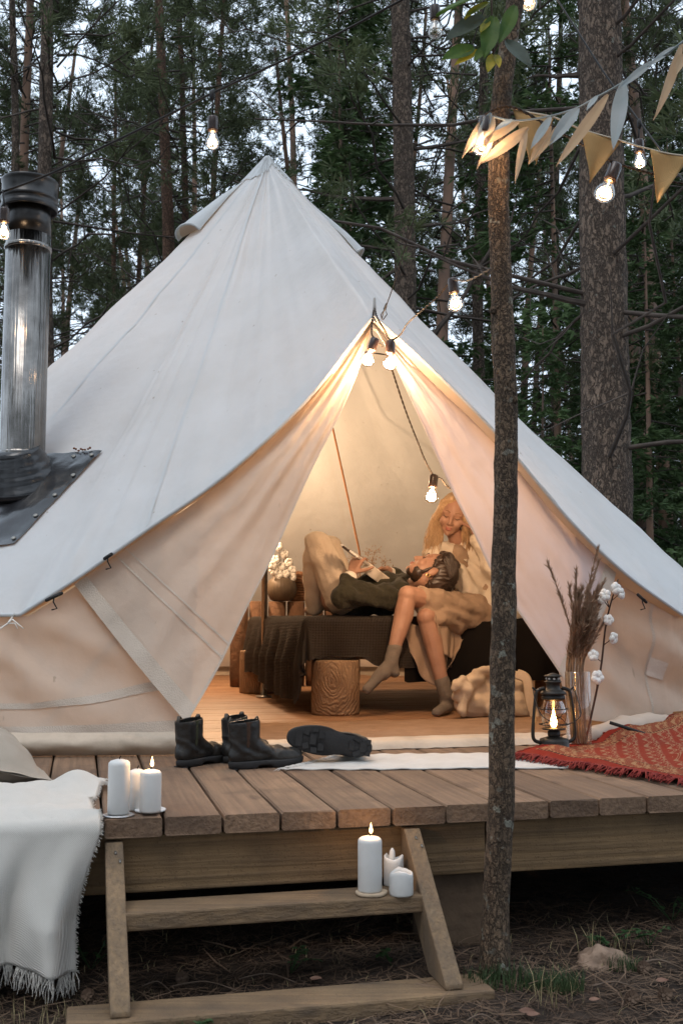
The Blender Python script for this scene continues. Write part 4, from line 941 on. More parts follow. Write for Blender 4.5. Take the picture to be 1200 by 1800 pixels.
for k in range(8):
    a = 2*PI*k/8; part('vent_hole', MB().ball(lp + Vector((.0245*math.cos(a), .0245*math.sin(a), .2795)), (.0045, .0045, .0045), 8, 6), mat('pale hole', (.55, .52, .5), rough=.9), hd)
for sg in (-1, 1):
    s_ = UU*sg; b = MB(); b.tube(smooth_path([lp + s_*.05 + Vector((0, 0, .036)), lp + s_*.078 + Vector((0, 0, .044)), lp + s_*.087 + Vector((0, 0, .07)), lp + s_*.080 + Vector((0, 0, .15)), lp + s_*.072 + Vector((0, 0, .215)), lp + s_*.062 + Vector((0, 0, .236)), lp + s_*.035 + Vector((0, 0, .243))], 24), .0072, 10); part('side_tube', b, m_iron, ln)
    b = MB().cap(lp + s_*.066 + Vector((0, 0, .231)), .004, lp + s_*.084 + Vector((0, 0, .245)), .004, 8); part('bail_ear', b, m_iron, ln)
b = MB()
for zz_ in (.105, .165): b.tube([lp + Vector((.056*math.cos(2*PI*k/24), .056*math.sin(2*PI*k/24), zz_)) for k in range(25)], .0016, 5, False)
b.tube([lp - UU*.056 + Vector((0, 0, .105)) - VV*.0, lp - VV*.058 + Vector((0, 0, .135)), lp + UU*.056 + Vector((0, 0, .165))], .0016, 5)
b.tube([lp - UU*.056 + Vector((0, 0, .165)), lp - VV*.059 + Vector((0, 0, .135)), lp + UU*.056 + Vector((0, 0, .105))], .0016, 5)
part('wire_guard', b, m_iron, ln)
b = MB().tube(smooth_path([lp + UU*.083 + Vector((0, 0, .243)), lp + UU*.088 - VV*.03 + Vector((0, 0, .20)), lp + UU*.075 - VV*.075 + Vector((0, 0, .14)), lp - VV*.094 + Vector((0, 0, .112)), lp - UU*.075 - VV*.075 + Vector((0, 0, .14)), lp - UU*.088 - VV*.03 + Vector((0, 0, .20)), lp - UU*.083 + Vector((0, 0, .243))], 40), .0018, 6); part('bail_handle', b, m_iron, ln)
part('flame', L_([(.0005, .092), (.010, .096), (.014, .108), (.012, .122), (.007, .138), (.003, .156), (.0003, .168)], 14), emit_mat('lantern flame', (1, .60, .25), 24), ln)
l = bpy.data.lights.new('flame', 'POINT'); l.energy = 5; l.color = (1, .55, .22); l.shadow_soft_size = .012; o = bpy.data.objects.new('flame_light', l); o.location = (0, 0, .125); link(o, ln)
vp = W(1.245, 1.125, .002); va = thing('glass_vase', 'tall clear glass cylinder vase right of the lantern', 'vase', vp)
part('cylinder', MB().lathe([(.001, .012), (.044, .012), (.046, .018), (.046, .30), (.048, .302), (.050, .30), (.050, .004), (.047, 0), (.001, 0)], 36, vp), m_glass, va)
m_dry = mat('dried stalk', (.36, .24, .15), (.26, .165, .10), 20, .9); m_seed = mat('dried seed head', (.44, .30, .20), (.32, .21, .135), 30, .95)
def plume(b, pts, r0, n=90, ln_=.022):
    for k in range(n):
        t = .45+.55*random.random(); p = curve(pts, t); d = (curve(pts, min(1, t+.03)) - curve(pts, max(0, t-.03))).normalized()
        a = (d*1.6 + Vector((random.gauss(0, .5), random.gauss(0, .5), random.gauss(0, .3)))).normalized()*ln_*random.uniform(.6, 1.2); o_ = a.orthogonal().normalized()*.0022
        b.add([p+o_, p+a*.5+o_*1.2, p+a, p-o_], [(0, 1, 2, 3)])
ends = [(963, 990), (1000, 1030), (1012, 1003), (1018, 1040), (1038, 1022), (1050, 965), (1052, 985), (1062, 1020), (1028, 1060), (1022, 1050), (1042, 1045), (1008, 1065), (1056, 1050), (1034, 1080), (1046, 1070), (1026, 1090), (1016, 1085), (1050, 1095)]
ends += [(1008+1.5*k+6*math.sin(k*4.1), 1070+38*math.sin(k*1.7)) for k in range(34)]
for k, (ex, ey) in enumerate(ends):
    a = 2*PI*k/18; base = vp + Vector((.031*(1 if k < 18 else .5)-.028*1 + .028 - .003 if False else .028*math.cos(a), .028*math.sin(a), .015)); rim = vp + Vector((.034*math.cos(a+.4)-.012, .034*math.sin(a+.4), .30)); e = PX(ex, ey, 1.04 + .05*math.sin(k*2.1)); md_ = rim.lerp(e, .55) + Vector((0, 0, .03))*(1 if ex < 980 else .2)
    pts = [base, rim, md_, e]; lab = 'dried grass stalk in the glass vase, one of a thick bunch'
    if k == 0: lab = 'longest dried grass stalk arching out left from the vase'
    if k == 5: lab = 'tallest upright dried grass stalk in the glass vase'
    t = thing('dried_grass', lab, 'dried stalk', base, 'dried grass stalks in the glass vase')
    part('stalk', MB().tube(smooth_path(pts, 16), [.0028-.0012*i/16 for i in range(17)], 5), m_dry, t)
    b = MB(); plume(b, pts, .006, 190, .028); part('seed_head', b, m_seed, t, False)['kind'] = 'stuff'
m_cot = mat('cotton fluff', (.80, .77, .73), (.70, .67, .62), 20, .95, .6, 90); m_boll = mat('boll husk', (.10, .055, .035), rough=.9); m_cst = mat('cotton branch', (.060, .035, .026), (.09, .055, .04), 20, .9)
def boll(c, r, parent, out, name='cotton_boll'):
    b = MB(); q = Vector(out).normalized().to_track_quat('Z', 'Y').to_matrix(); sgs = 5
    for k in range(sgs):
        a = 2*PI*k/sgs + c.x*50; b.ball(c + q @ Vector((r*.5*math.cos(a), r*.5*math.sin(a), r*.22)), (r*.52, r*.52, r*.62), 10, 8)
    for p in b.v: p += Vector((nz(p.x*130, p.y*130, p.z*130), nz(p.x*130, p.y*130, p.z*130+9), nz(p.x*130+5, p.y*130, p.z*130)))*r*.12
    o = part(name, b, m_cot, parent); b = MB()
    for k in range(5):
        a = 2*PI*(k+.5)/5 + c.x*50; t_ = q @ Vector((r*.95*math.cos(a), r*.95*math.sin(a), r*.25)); s_ = q @ Vector((-r*.18*math.sin(a), r*.18*math.cos(a), 0)); b.add([c - q @ Vector((0, 0, r*.5)), c + t_*.55 + s_, c + t_, c + t_*.55 - s_], [(0, 1, 2, 3)])
    part('husk', b, m_boll, o, solid=.001)
    return o
ct = thing('cotton_branch', 'dark cotton branch with white bolls standing in the glass vase', 'dried branch', vp + Vector((.02, 0, .02)))
sp_ = [vp + Vector((.025, 0, .02)), PX(1054, 1185, 1.06), PX(1066, 1090, 1.05), PX(1086, 1018, 1.03)]
part('stem', MB().tube(smooth_path(sp_, 20), [.005-.0022*i/20 for i in range(21)], 7), m_cst, ct)
for x, y, r, o_ in [(1058, 1052, .022, (-.8, -.7, .1)), (1089, 1044, .022, (.9, -.6, .1)), (1063, 1047, .024, (-.4, -1, .2)), (1081, 1036, .025, (.5, -.9, .4)), (1069, 1090, .021, (-.2, -1, .1)), (1076, 1122, .023, (.8, -.8, 0)), (1043, 1153, .022, (-.4, -1, .3)), (1049, 1191, .026, (.1, -1, .1))]:
    c = PX(x, y, 1.01); boll(c, r, ct, o_); 
    k = min(range(21), key=lambda i: (curve(sp_, i/20)-c).length); part('twig', MB().tube([curve(sp_, max(0, k-1)/20), c], [.002, .0015], 5), m_cst, ct)

# ============================================================ thin young tree in front of the deck
m_bark2 = mat('mottled bark', (.42, .285, .18), (.22, .15, .098), 14, .9, extra=ex_bark(70, (.075, .052, .036), (.50, .49, .40), .60, .45, .2, 30))
TD = 2.90
tp = [(870, 1712, 2.90), (871, 1600, 2.90), (876, 1500, 2.89), (881, 1400, 2.88), (882, 1250, 2.87), (885, 1100, 2.86), (885, 1000, 2.86), (888, 900, 2.86), (889, 800, 2.86), (889, 700, 2.86), (884, 600, 2.86), (881, 500, 2.87), (877, 400, 2.88), (876, 300, 2.89), (879, 200, 2.9), (890, 100, 2.92), (905, 0, 2.94), (922, -120, 2.97), (945, -300, 3.0), (965, -500, 3.05)]
tw = [55, 46, 46, 45, 44, 44, 43, 42, 41, 40, 42, 38, 38, 38, 37, 34, 32, 31, 28, 24]
tpts = [PD(x, y, d) for x, y, d in tp]; tz = tpts[0].copy()
yt = thing('young_tree', 'thin lichen spotted tree trunk in front of the deck', 'tree', tz)
b = MB(); path = smooth_path(tpts, 150); wr_ = [lerp(tw[min(int(k/150*19), 18)], tw[min(int(k/150*19)+1, 19)], (k/150*19) % 1 if k < 150 else 1)*tp[min(int(k/150*19), 18)][2]/FPX/2 for k in range(151)]
b.tube(path, wr_, 26)
for i, p in enumerate(b.v):
    c = path[min(i//26, 150)]; d = p-c; L = d.length
    if L > 1e-6: p += d/L*(.0030*nz(p.x*40, p.y*40, p.z*14) + .0016*nz(p.x*110, p.y*110, p.z*50) + .004*nz(0, 3, p.z*4)*nz(p.x*20, p.y*20, 0))
part('trunk', b, m_bark2, yt)
b = MB()
for (x, y, s) in [(905, 703, .008), (866, 545, .009), (903, 690, .005)]: b.ball(PD(x, y, 2.84), (s, s, s*1.3), 10, 8)
part('knot', b, m_bark2, yt)
def leaf_mat(name, c1, c2): return mat(name, c1, c2, 18, .5, .3, 40, trans=.4, spec=.3)
m_lg, m_ly, m_ld = leaf_mat('green leaf', (.045, .105, .018), (.08, .14, .025)), leaf_mat('yellowing leaf', (.38, .30, .02), (.13, .17, .02)), leaf_mat('dark leaf', (.055, .075, .06), (.08, .105, .085))
def leafm(p0, p1, wd, up, m, parent, curl=.15, name='leaf', pointed=.8):
    p0, p1, up = Vector(p0), Vector(p1), Vector(up); d = p1-p0; L = d.length; d /= L; sd_ = d.cross(up).normalized(); n = sd_.cross(d)
    def f(i, j):
        t = j; w_ = wd*math.sin(PI*min(1, (t*.98+.02))**pointed)**.85; x = (2*i-1)*w_; return p0 + d*(L*t) + sd_*x + n*(abs(2*i-1)*wd*.25 - curl*L*(t*t) + .05*wd*nz(t*7, i*5, p0.x*9))
    b = MB(); b.grid(f, 8, 12); return part(name, b, m, parent)
tw_ = [PD(905, 20, 2.92), PD(885, 60, 2.80), PD(868, 90, 2.78), PD(864, 115, 2.76)]
part('twig', MB().tube(smooth_path(tw_, 12), .003, 6), m_cst, yt); part('twig', MB().tube([PD(862, -60, 2.78), PD(864, 20, 2.77), PD(866, 96, 2.77)], .0022, 6), m_cst, yt)
for (a, c, wd, m, up) in [((862, -10), (764, 12), .034, m_lg, (0, -.5, 1)), ((858, 5), (815, 25), .022, m_ly, (0, -.6, 1)), ((850, 30), (782, 62), .026, m_ld, (.1, -.9, .5)), ((832, 84), (778, 98), .024, m_lg, (0, -1, .3)), ((840, 88), (800, 108), .012, m_ly, (0, -1, .2)),
                          ((868, 30), (852, 95), .026, m_lg, (0, -1, .1)), ((858, 34), (845, 52), .012, m_ly, (0, -1, .3)), ((888, 72), (936, 112), .026, m_ld, (.2, -.9, .4)), ((866, 96), (858, 122), .014, m_ly, (0, -1, 0)), ((850, 84), (834, 103), .012, m_lg, (0, -1, .2)), ((872, 96), (878, 114), .010, m_ly, (0, -1, .2)), ((905, 10), (880, 70), .020, m_lg, (.3, -1, .2))]:
    leafm(PD(*a, 2.76), PD(*c, 2.72), wd, up, m, yt)

# ============================================================ string lights
m_bake = mat('bakelite', (.022, .013, .010), (.04, .02, .014), 20, .25, spec=.5); m_cable = mat('twisted cable', (.022, .017, .014), (.055, .035, .02), 60, .6, stretch=(1, 1, 1)); m_bcable = mat('black cable', (.014, .013, .013), rough=.5)
m_bulb = glass_mat('bulb glass', (1, .97, .92)); m_fil = emit_mat('filament', (1, .70, .38), 60); m_fil2 = emit_mat('bulb glow', (1, .78, .48), 6); m_brass = mat('lamp cap', (.35, .26, .16), rough=.3, metallic=.9)
def bulb(top, axis, L, label, lit=True, watt=3.0, edison=False, group='bulbs on the string lights', power=None):
    """top: where the socket meets its cable, axis: direction from socket to bulb end, L: whole length"""
    top = Vector(top); a = Vector(axis).normalized(); q = a.to_track_quat('Z', 'Y').to_matrix()
    t = thing('hanging_bulb', label, 'light bulb', top, group); hs = L*.45; r = L*.150
    so_ = part('socket', MB().lathe([(r*.25, -.02*L), (r*.5, 0), (r*.92, .03*L), (r*1.0, .07*L), (r*1.0, hs*.92), (r*.93, hs)], 20, top, q), m_bake, t)
    rb_ = L*(.20 if edison else .235); gl0 = hs*.98; GL = L-gl0
    if edison: prof = [(r*.62, gl0), (r*.68, gl0+GL*.1), (rb_*.86, gl0+GL*.45), (rb_, gl0+GL*.66), (rb_*.86, gl0+GL*.86), (rb_*.45, gl0+GL*.97), (.0003, L)]
    else: prof = [(r*.62, gl0), (r*.66, gl0+GL*.12), (rb_*.82, gl0+GL*.40), (rb_, gl0+GL*.62), (rb_*.88, gl0+GL*.82), (rb_*.5, gl0+GL*.95), (.0003, L)]
    pp = [(curve([Vector((x, z, 0)) for x, z in prof], k/22)) for k in range(23)]
    g_ = part('glass', MB().lathe([(max(.0003, p.x), p.y) for p in pp], 24, top, q), m_bulb, t)
    part('screw_cap', MB().lathe([(r*.66, hs*.96), (r*.70, hs*1.0), (r*.66, hs*1.07)], 16, top, q), m_brass, t)
    b = MB(); c0 = top + a*(gl0+GL*.30)
    if edison:
        for k in range(6):
            an = 2*PI*k/6; o0 = q @ Vector((rb_*.42*math.cos(an), rb_*.42*math.sin(an), 0)); b.tube([c0+o0*.5 - a*GL*.08, c0 + o0 + a*GL*.42], L*.006, 4)
    else: b.tube([c0 + q @ Vector((rb_*.45*math.cos(x), rb_*.45*math.sin(x), GL*.25)) for x in [k*.55 for k in range(9)]], L*.010, 5)
    part('filament', b, m_fil if lit else m_brass, g_)
    part('mount', MB().tube([top+a*gl0, c0 + a*GL*.1], L*.018, 6), m_fil2 if lit else m_brass, g_)
    if lit:
        core = top + a*(gl0+GL*.58)
        part('glow_core', MB().ball(core, (rb_*.40, rb_*.40, rb_*.5), 12, 9, q), m_fil2, g_)
        l = bpy.data.lights.new('bulb', 'POINT'); l.energy = power or watt; l.color = WARM; l.shadow_soft_size = rb_; o = bpy.data.objects.new('bulb_light', l); o.location = core-top; link(o, t)
        g_.visible_shadow = True
    return t
def cable(name, label, pts, r, m, n=60, twist=False, drops=()):
    b = MB(); P_ = smooth_path(pts, n)
    if twist:
        q = []
        for sgn in (0, PI):
            qq = []
            for k in range(n*4+1):
                p = curve(pts, k/(n*4)); d = (curve(pts, min(1, k/(n*4)+.01)) - curve(pts, max(0, k/(n*4)-.01))).normalized(); o1 = d.orthogonal().normalized(); o2 = d.cross(o1); a = k*.9+sgn
                qq.append(p + (o1*math.cos(a)+o2*math.sin(a))*r*.55)
            b.tube(qq, r*.6, 5)
    else: b.tube(P_, r, 7)
    o = part(name, b, m, None, loc=P_[n//2]); tag(o, label, 'cable')
    return o
# left festoon line, high over the roof
la = [PD(-700, 560, 5.2), PD(-20, 345, 4.7), PD(180, 258, 4.6), PD(373, 163, 4.5), PD(540, 85, 4.45), PD(700, 2, 4.4), PD(1050, -190, 4.2), PD(1400, -420, 4.0)]
co1 = cable('festoon_cable', 'black festoon cable running up from the stove pipe to upper right', la, .0055, m_bcable, 100)
part('drop_lead', MB().tube([PD(373, 163, 4.5), PD(374, 206, 4.5)], .004, 6), m_bcable, co1); part('drop_lead', MB().tube([PD(5, 333, 4.68), PD(8, 366, 4.68)], .004, 6), m_bcable, co1)
part('drop_lead', MB().lathe([(.004, -.03), (.011, -.02), (.012, .005), (.006, .02)], 10, PD(373, 165, 4.5)), m_bcable, co1)
bulb(PD(374, 203, 4.5), (0, 0, -1), .150, 'lit pear bulb hanging alone above the left tent slope', True, 1.2, True)
bulb(PD(8, 364, 4.68), (.0, 0, -1), .150, 'lit bulb at the left frame edge before the stove pipe', True, 1.0, True)
bulb(PD(764, 8, 4.42), (0, 0, -1), .150, 'unlit clear bulb at the top beside the green leaves', False, 0, True)
part('drop_lead', MB().tube([PD(764, -34, 4.42), PD(764, 10, 4.42)], .004, 6), m_bcable, co1)
# right festoon line
lb = [PD(700, -420, 5.6), PD(880, -150, 5.2), PD(980, 0, 4.95), PD(1062, 128, 4.8), PD(1123, 212, 4.7), PD(1160, 262, 4.6), PD(1300, 440, 4.3), PD(1600, 740, 3.9)]
co2 = cable('festoon_cable', 'black festoon cable slanting down across the big pine', lb, .0045, m_bcable, 80)
part('drop_lead', MB().tube([PD(1123, 212, 4.7), PD(1122, 248, 4.7)], .004, 6), m_bcable, co2); part('drop_lead', MB().lathe([(.004, -.028), (.010, -.018), (.011, .005), (.006, .02)], 10, PD(1123, 216, 4.7)), m_bcable, co2)
bulb(PD(1122, 244, 4.7), (.03, 0, -1), .138, 'lit bulb hanging between two pennants before the big pine', True, 1.2, True)
part('drop_lead', MB().tube([PD(914, -95, 5.08), PD(928, -50, 5.08)], .004, 6), m_bcable, co2)
bulb(PD(928, -52, 5.05), (0, 0, -1), .205, 'lit bulb cut by the top edge behind the thin trunk', True, .6, True)
# twisted cable with round bulbs, from the tree to the right
lc = [PD(845, 205, 2.87), PD(897, 187, 2.86), PD(970, 225, 3.0), PD(1020, 252, 3.1), PD(1080, 285, 3.2), PD(1150, 306, 3.25), PD(1210, 323, 3.3), PD(1420, 330, 3.5), PD(1800, 240, 3.9)]
co3 = cable('twisted_cable', 'dark twisted cable from the thin trunk past the bunting', lc, .0042, m_cable, 60, True)
bulb(PD(1083, 287, 3.2), (-.42, -.1, -1), .135, 'bright round bulb tilted in front of the big pine, below the pennants', True, 1.5)
bulb(PD(852, 206, 2.78), (-.12, -.2, -1), .115, 'bright bulb behind cloth leaves at the thin trunk', True, 3.0)
# twisted cable from the door peak to the tree with the free bulb
PKT = W(.462, 1.335, 1.806)
ld = [PKT, PKT + Vector((-.006, -.012, -.03)), PX(653, 585, 1.28), PX(661, 596, 1.27), PX(672, 610, 1.30)]
cable('twisted_cable', 'short twisted cable looped over the door pole tip to the left bulb', ld, .0035, m_cable, 24, True)
le = [PKT + Vector((0, -.01, -.004)), PX(664, 560, 1.27), PX(676, 580, 1.26), PX(686, 597, 1.25), PX(703, 588, 1.2), PX(716, 568, 1.1), PX(738, 548, .95), PX(770, 520, .8), PX(793, 493, .7), PX(822, 492, .5), PX(862, 472, .25)]
cable('twisted_cable', 'twisted cable from the doorway peak up to the free hanging bulb', le, .0035, m_cable, 50, True)
bulb(PX(795, 488, .70), (.10, -.05, -1), .128, 'bright round bulb hanging free right of the tent roof', True, 1.5)
bulb(PX(660, 594, 1.26), (-.36, -.1, -1), .128, 'left bulb of the pair in the doorway peak', True, 11.0)
bulb(PX(686, 598, 1.24), (-.03, -.1, -1), .128, 'right bulb of the pair in the doorway peak', True, 11.0)
lf_ = [PX(690, 600, 1.30), PX(684, 632, 1.42), PX(692, 660, 1.5), PX(712, 720, 1.68), PX(733, 775, 1.82), PX(748, 812, 1.9), PX(762, 836, 1.95), PX(775, 842, 1.97), PX(790, 858, 2.0), PX(830, 875, 2.15), PX(900, 820, 2.5)]
cable('twisted_cable', 'twisted cable hanging inside the doorway to the lowest bulb', lf_, .0042, m_cable, 60, True)
bulb(PX(763, 834, 1.95), (-.14, -.05, -1), .140, 'lowest lit bulb, inside the tent beside the woman\'s head', True, 26.0)
lh = [PX(900, 820, 2.5), W(1.5, 3.2, 2.0), W(.5, 3.95, 2.25), W(.12, 4.3, 1.75), W(.30, 5.0, 1.48), W(.45, 5.9, 1.2)]
cable('twisted_cable', 'twisted cable strung round the centre pole inside the tent', lh, .0042, m_cable, 60, True)
bulb(W(.12, 4.3, 1.75), (0, 0, -1), .14, 'lit bulb hanging inside the tent left of the centre pole, behind the flap', True, 66)
bulb(W(.30, 5.0, 1.48), (0, 0, -1), .14, 'lit bulb hanging deep inside the tent at the back canvas, behind the flap', True, 80)
# thin guy cord from the peak up to the tree top
lg = [PX(671, 561, 1.28), PX(674, 548, 1.2), PX(690, 505, 1.1), PX(735, 360, .8), PX(790, 200, .5), PX(835, 60, .2), PX(880, -70, .05)]
gc = cable('guy_cord', 'thin black cord rising from the doorway peak to the treetop', lg, .0022, m_bcable, 50)
part('knot', MB().cap(PX(676, 543, 1.19), .006, PX(679, 534, 1.18), .004, 8), m_bcable, gc); part('loop', MB().tube([PX(671, 561, 1.28), PX(669, 553, 1.25), PX(676, 543, 1.19), PX(680, 552, 1.24), PX(673, 562, 1.28)], .0022, 5), m_bcable, gc)

# ============================================================ bunting and cloth leaf garland
m_pen = mat('mustard pennant cloth', (.68, .46, .22), (.60, .40, .18), 8, .95, extra=ex_weave(160, .4), trans=.3, spec=.05)
m_lb, m_lp = mat('blue grey cloth leaf', (.42, .46, .47), (.33, .38, .39), 8, .95, trans=.3, spec=.05), mat('sand cloth leaf', (.58, .44, .30), (.50, .37, .24), 8, .95, trans=.35, spec=.05)
bc = [PD(890, 188, 2.92), PD(930, 197, 2.95), PD(975, 206, 3.0), PD(1020, 226, 3.04), PD(1085, 245, 3.1), PD(1140, 261, 3.15), PD(1210, 274, 3.2), PD(1420, 290, 3.4), PD(1700, 240, 3.7)]
bt = thing('bunting', 'string of mustard cloth pennants tied to the thin trunk', 'bunting', bc[0])
part('cord', MB().tube(smooth_path(bc, 50), .0028, 6), mat('cream tape', (.66, .58, .46), rough=.9), bt)
for (l, r_, tip) in [((901, 191, 2.93), (962, 207, 2.98), (930, 286, 2.93)), ((912, 196, 2.97), (972, 208, 3.02), (942, 288, 2.99)), ((1021, 226, 3.04), (1092, 247, 3.11), (1037, 320, 3.05)), ((1142, 262, 3.15), (1212, 275, 3.2), (1157, 354, 3.15)), ((1250, 278, 3.25), (1320, 285, 3.32), (1290, 370, 3.28))]:
    A, B, C = PD(*l), PD(*r_), PD(*tip); b = MB()
    b.grid(lambda i, j: (A.lerp(B, i)).lerp(C, j) + Vector((0, .010*math.sin(i*5+j*3+l[0]) + .012*nz(i*2+l[0], j*2), 0))*(j+.1), 10, 12); part('pennant', b, m_pen, bt, solid=.0012)
gl_ = [PD(838, 205, 2.80), PD(862, 204, 2.78), PD(905, 212, 2.78), PD(960, 205, 2.78), PD(1012, 190, 2.77), PD(1045, 172, 2.75), PD(1085, 150, 2.72), PD(1150, 108, 2.68), PD(1195, 76, 2.65), PD(1260, 20, 2.6), PD(1420, -150, 2.5)]
ga = thing('leaf_garland', 'garland of long cloth leaves, blue grey and sand, above the bunting', 'garland', gl_[0])
part('cord', MB().tube(smooth_path(gl_, 50), .003, 6), m_lb, ga)
LV = [((862, 198), (832, 262), .012, 0), ((860, 200), (812, 272), .013, 1), ((866, 205), (852, 262), .014, 1), ((912, 214), (828, 260), .013, 1), ((868, 240), (838, 300), .008, 1), ((928, 224), (846, 286), .016, 1), ((925, 225), (905, 318), .010, 1), ((968, 205), (932, 262), .012, 0), ((968, 222), (928, 290), .011, 1), ((1016, 190), (966, 248), .018, 0), ((1000, 200), (932, 286), .009, 1),
      ((1068, 166), (974, 297), .015, 1), ((1096, 142), (1078, 270), .020, 0), ((1050, 168), (1030, 190), .008, 0), ((1146, 108), (1088, 152), .010, 0), ((1197, 76), (1160, 205), .015, 1), ((1200, 95), (1188, 130), .010, 1), ((1185, 82), (1140, 112), .008, 0), ((900, 210), (868, 228), .010, 0)]
for (a, c, wd, k) in LV:
    d = 2.76 - (a[0]-900)*.00028; leafm(PD(*a, d), PD(*c, d-.03), wd, (random.uniform(-.6, .6), -1, random.uniform(-.1, .7)), (m_lb, m_lp)[k], ga, random.uniform(-.08, .15), 'cloth_leaf')

# ============================================================ forest floor in front of and under the deck
m_lit = mat('needle litter', (.080, .050, .032), (.175, .115, .075), 3, .9, rnd=0)
m_lit2 = mat('dark litter', (.040, .025, .017), (.075, .047, .030), 3, .9)
def litter(n, mm, L0, L1, wd, lift, xr, yr):
    x = rng.uniform(*xr, n); y = rng.uniform(*yr, n); a = rng.uniform(0, 2*PI, n); L = rng.uniform(L0, L1, n); el = rng.uniform(-.1, .28, n)
    z = np.array([gz(float(p), float(q)) for p, q in zip(x, y)]) + rng.uniform(.001, lift, n)
    d = np.stack([np.cos(a)*np.cos(el), np.sin(a)*np.cos(el), np.sin(el)], 1); s = np.stack([-np.sin(a), np.cos(a), rng.uniform(-.5, .5, n)], 1)*wd*rng.uniform(.6, 1.4, (n, 1)); c = np.stack([x, y, z], 1)
    k = np.stack([-np.sin(a), np.cos(a), np.zeros(n)], 1)*L[:, None]*rng.uniform(-.12, .12, (n, 1)); p0 = c - d*L[:, None]/2; p1 = c + d*L[:, None]/2; md_ = c+k
    V = np.stack([p0-s, p0+s, md_+s, md_-s, p1+s*.4, p1-s*.4], 1).reshape(-1, 3); b0 = np.arange(n)[:, None]*6; F = np.concatenate([b0+[0, 1, 2, 3], b0+[3, 2, 4, 5]], 0)
    me = np_mesh('needle_litter', V, F); me.materials.append(mm); o = bpy.data.objects.new('needle_litter', me); link(o); o['kind'] = 'stuff'; return o
litter(22000, m_lit, .03, .08, .0009, .014, (-1.6, 1.9), (1.9, 3.6)); litter(16000, m_lit2, .02, .07, .0016, .010, (-1.8, 2.0), (1.9, 4.2)); litter(900, m_lit, .05, .16, .0018, .03, (-1.6, 1.9), (2.0, 3.6))
m_grass = mat('grass blade', (.028, .055, .020), (.060, .090, .034), 9, .7, trans=.25); m_gdry = mat('dry grass blade', (.30, .25, .13), (.22, .17, .09), 9, .8)
def grass(cx, cy, rad, n, hh, m, lean=.5):
    V = []; F = []
    for k in range(n):
        r = rad*math.sqrt(random.random()); a = random.uniform(0, 6.28); x, y = cx+r*math.cos(a), cy+r*.6*math.sin(a); h = hh*random.uniform(.4, 1.1); la_ = random.uniform(0, 6.28); L = lean*h*random.uniform(.3, 1.3); wv = Vector((-math.sin(la_), math.cos(la_), 0))*random.uniform(.0008, .0016); p = Vector((x, y, gz(x, y)-.004)); dv = Vector((math.cos(la_), math.sin(la_), 0))
        p1 = p + dv*L*.3 + Vector((0, 0, h*.6)); p2 = p + dv*L + Vector((0, 0, h)); i = len(V); V += [p-wv, p+wv, p1+wv*.8, p1-wv*.8, p2]; F += [(i, i+1, i+2, i+3), (i+3, i+2, i+4)]
    return MB().add(V, F)
def tuft(px, py, d, rad, n, hh, m, lab):
    p = PD(px, py, d); o = part('grass_tuft', grass(p.x, p.y, rad, n, hh, m), m, None, False, loc=(p.x, p.y, gz(p.x, p.y))); o['kind'] = 'stuff'; tag(o, lab, 'grass', 'grass tufts on the forest floor')
tuft(975, 1738, 2.80, .075, 420, .055, m_grass, 'thick dark green grass tuft right of the step sleeper'); tuft(872, 1700, 2.82, .085, 240, .06, m_grass, 'grass at the foot of the thin trunk'); tuft(1095, 1690, 2.98, .05, 120, .045, m_grass, 'small grass tuft right of the pale stump')
tuft(345, 1788, 2.56, .05, 60, .05, m_grass, 'short grass blades before the sleeper\'s left half'); tuft(250, 1790, 2.5, .07, 60, .05, m_grass, 'grass blades at the left stringer foot'); tuft(60, 1775, 2.6, .25, 130, .06, m_gdry, 'sparse dry grass under the hanging throw')
tuft(985, 1765, 2.7, .06, 16, .12, m_gdry, 'long dry grass blades in front of the green tuft'); tuft(1080, 1660, 3.1, .10, 26, .10, m_gdry, 'dry grass blades around the pale stump')
g2 = part('ground_cover', grass(.3, 2.6, 1.5, 700, .03, m_gdry, 1.2), m_gdry, None, False); g2['kind'] = 'stuff'
# rotten pale stump
m_stump = mat('rotten wood', (.33, .23, .165), (.15, .10, .07), 14, .95, 1, 50)
sc_ = PD(1056, 1668, 3.02); sc_.z = gz(sc_.x, sc_.y); b = MB(); b.ball(sc_ + Vector((0, 0, .0)), (.085, .06, .052), 40, 26)
for p in b.v:
    q = p-sc_; nn = q.normalized(); p += nn*(.030*fbm(q*14, 5) + .012*nz(q.x*60, q.y*60, q.z*22)) + Vector((max(0, q.x)*.55, 0, -max(0, q.x)*.35 - max(0, -q.x)*.5))
tag(part('tree_stump', b, m_stump, None, loc=sc_), 'pale crumbling stump lump on the ground under the deck\'s right side', 'stump')
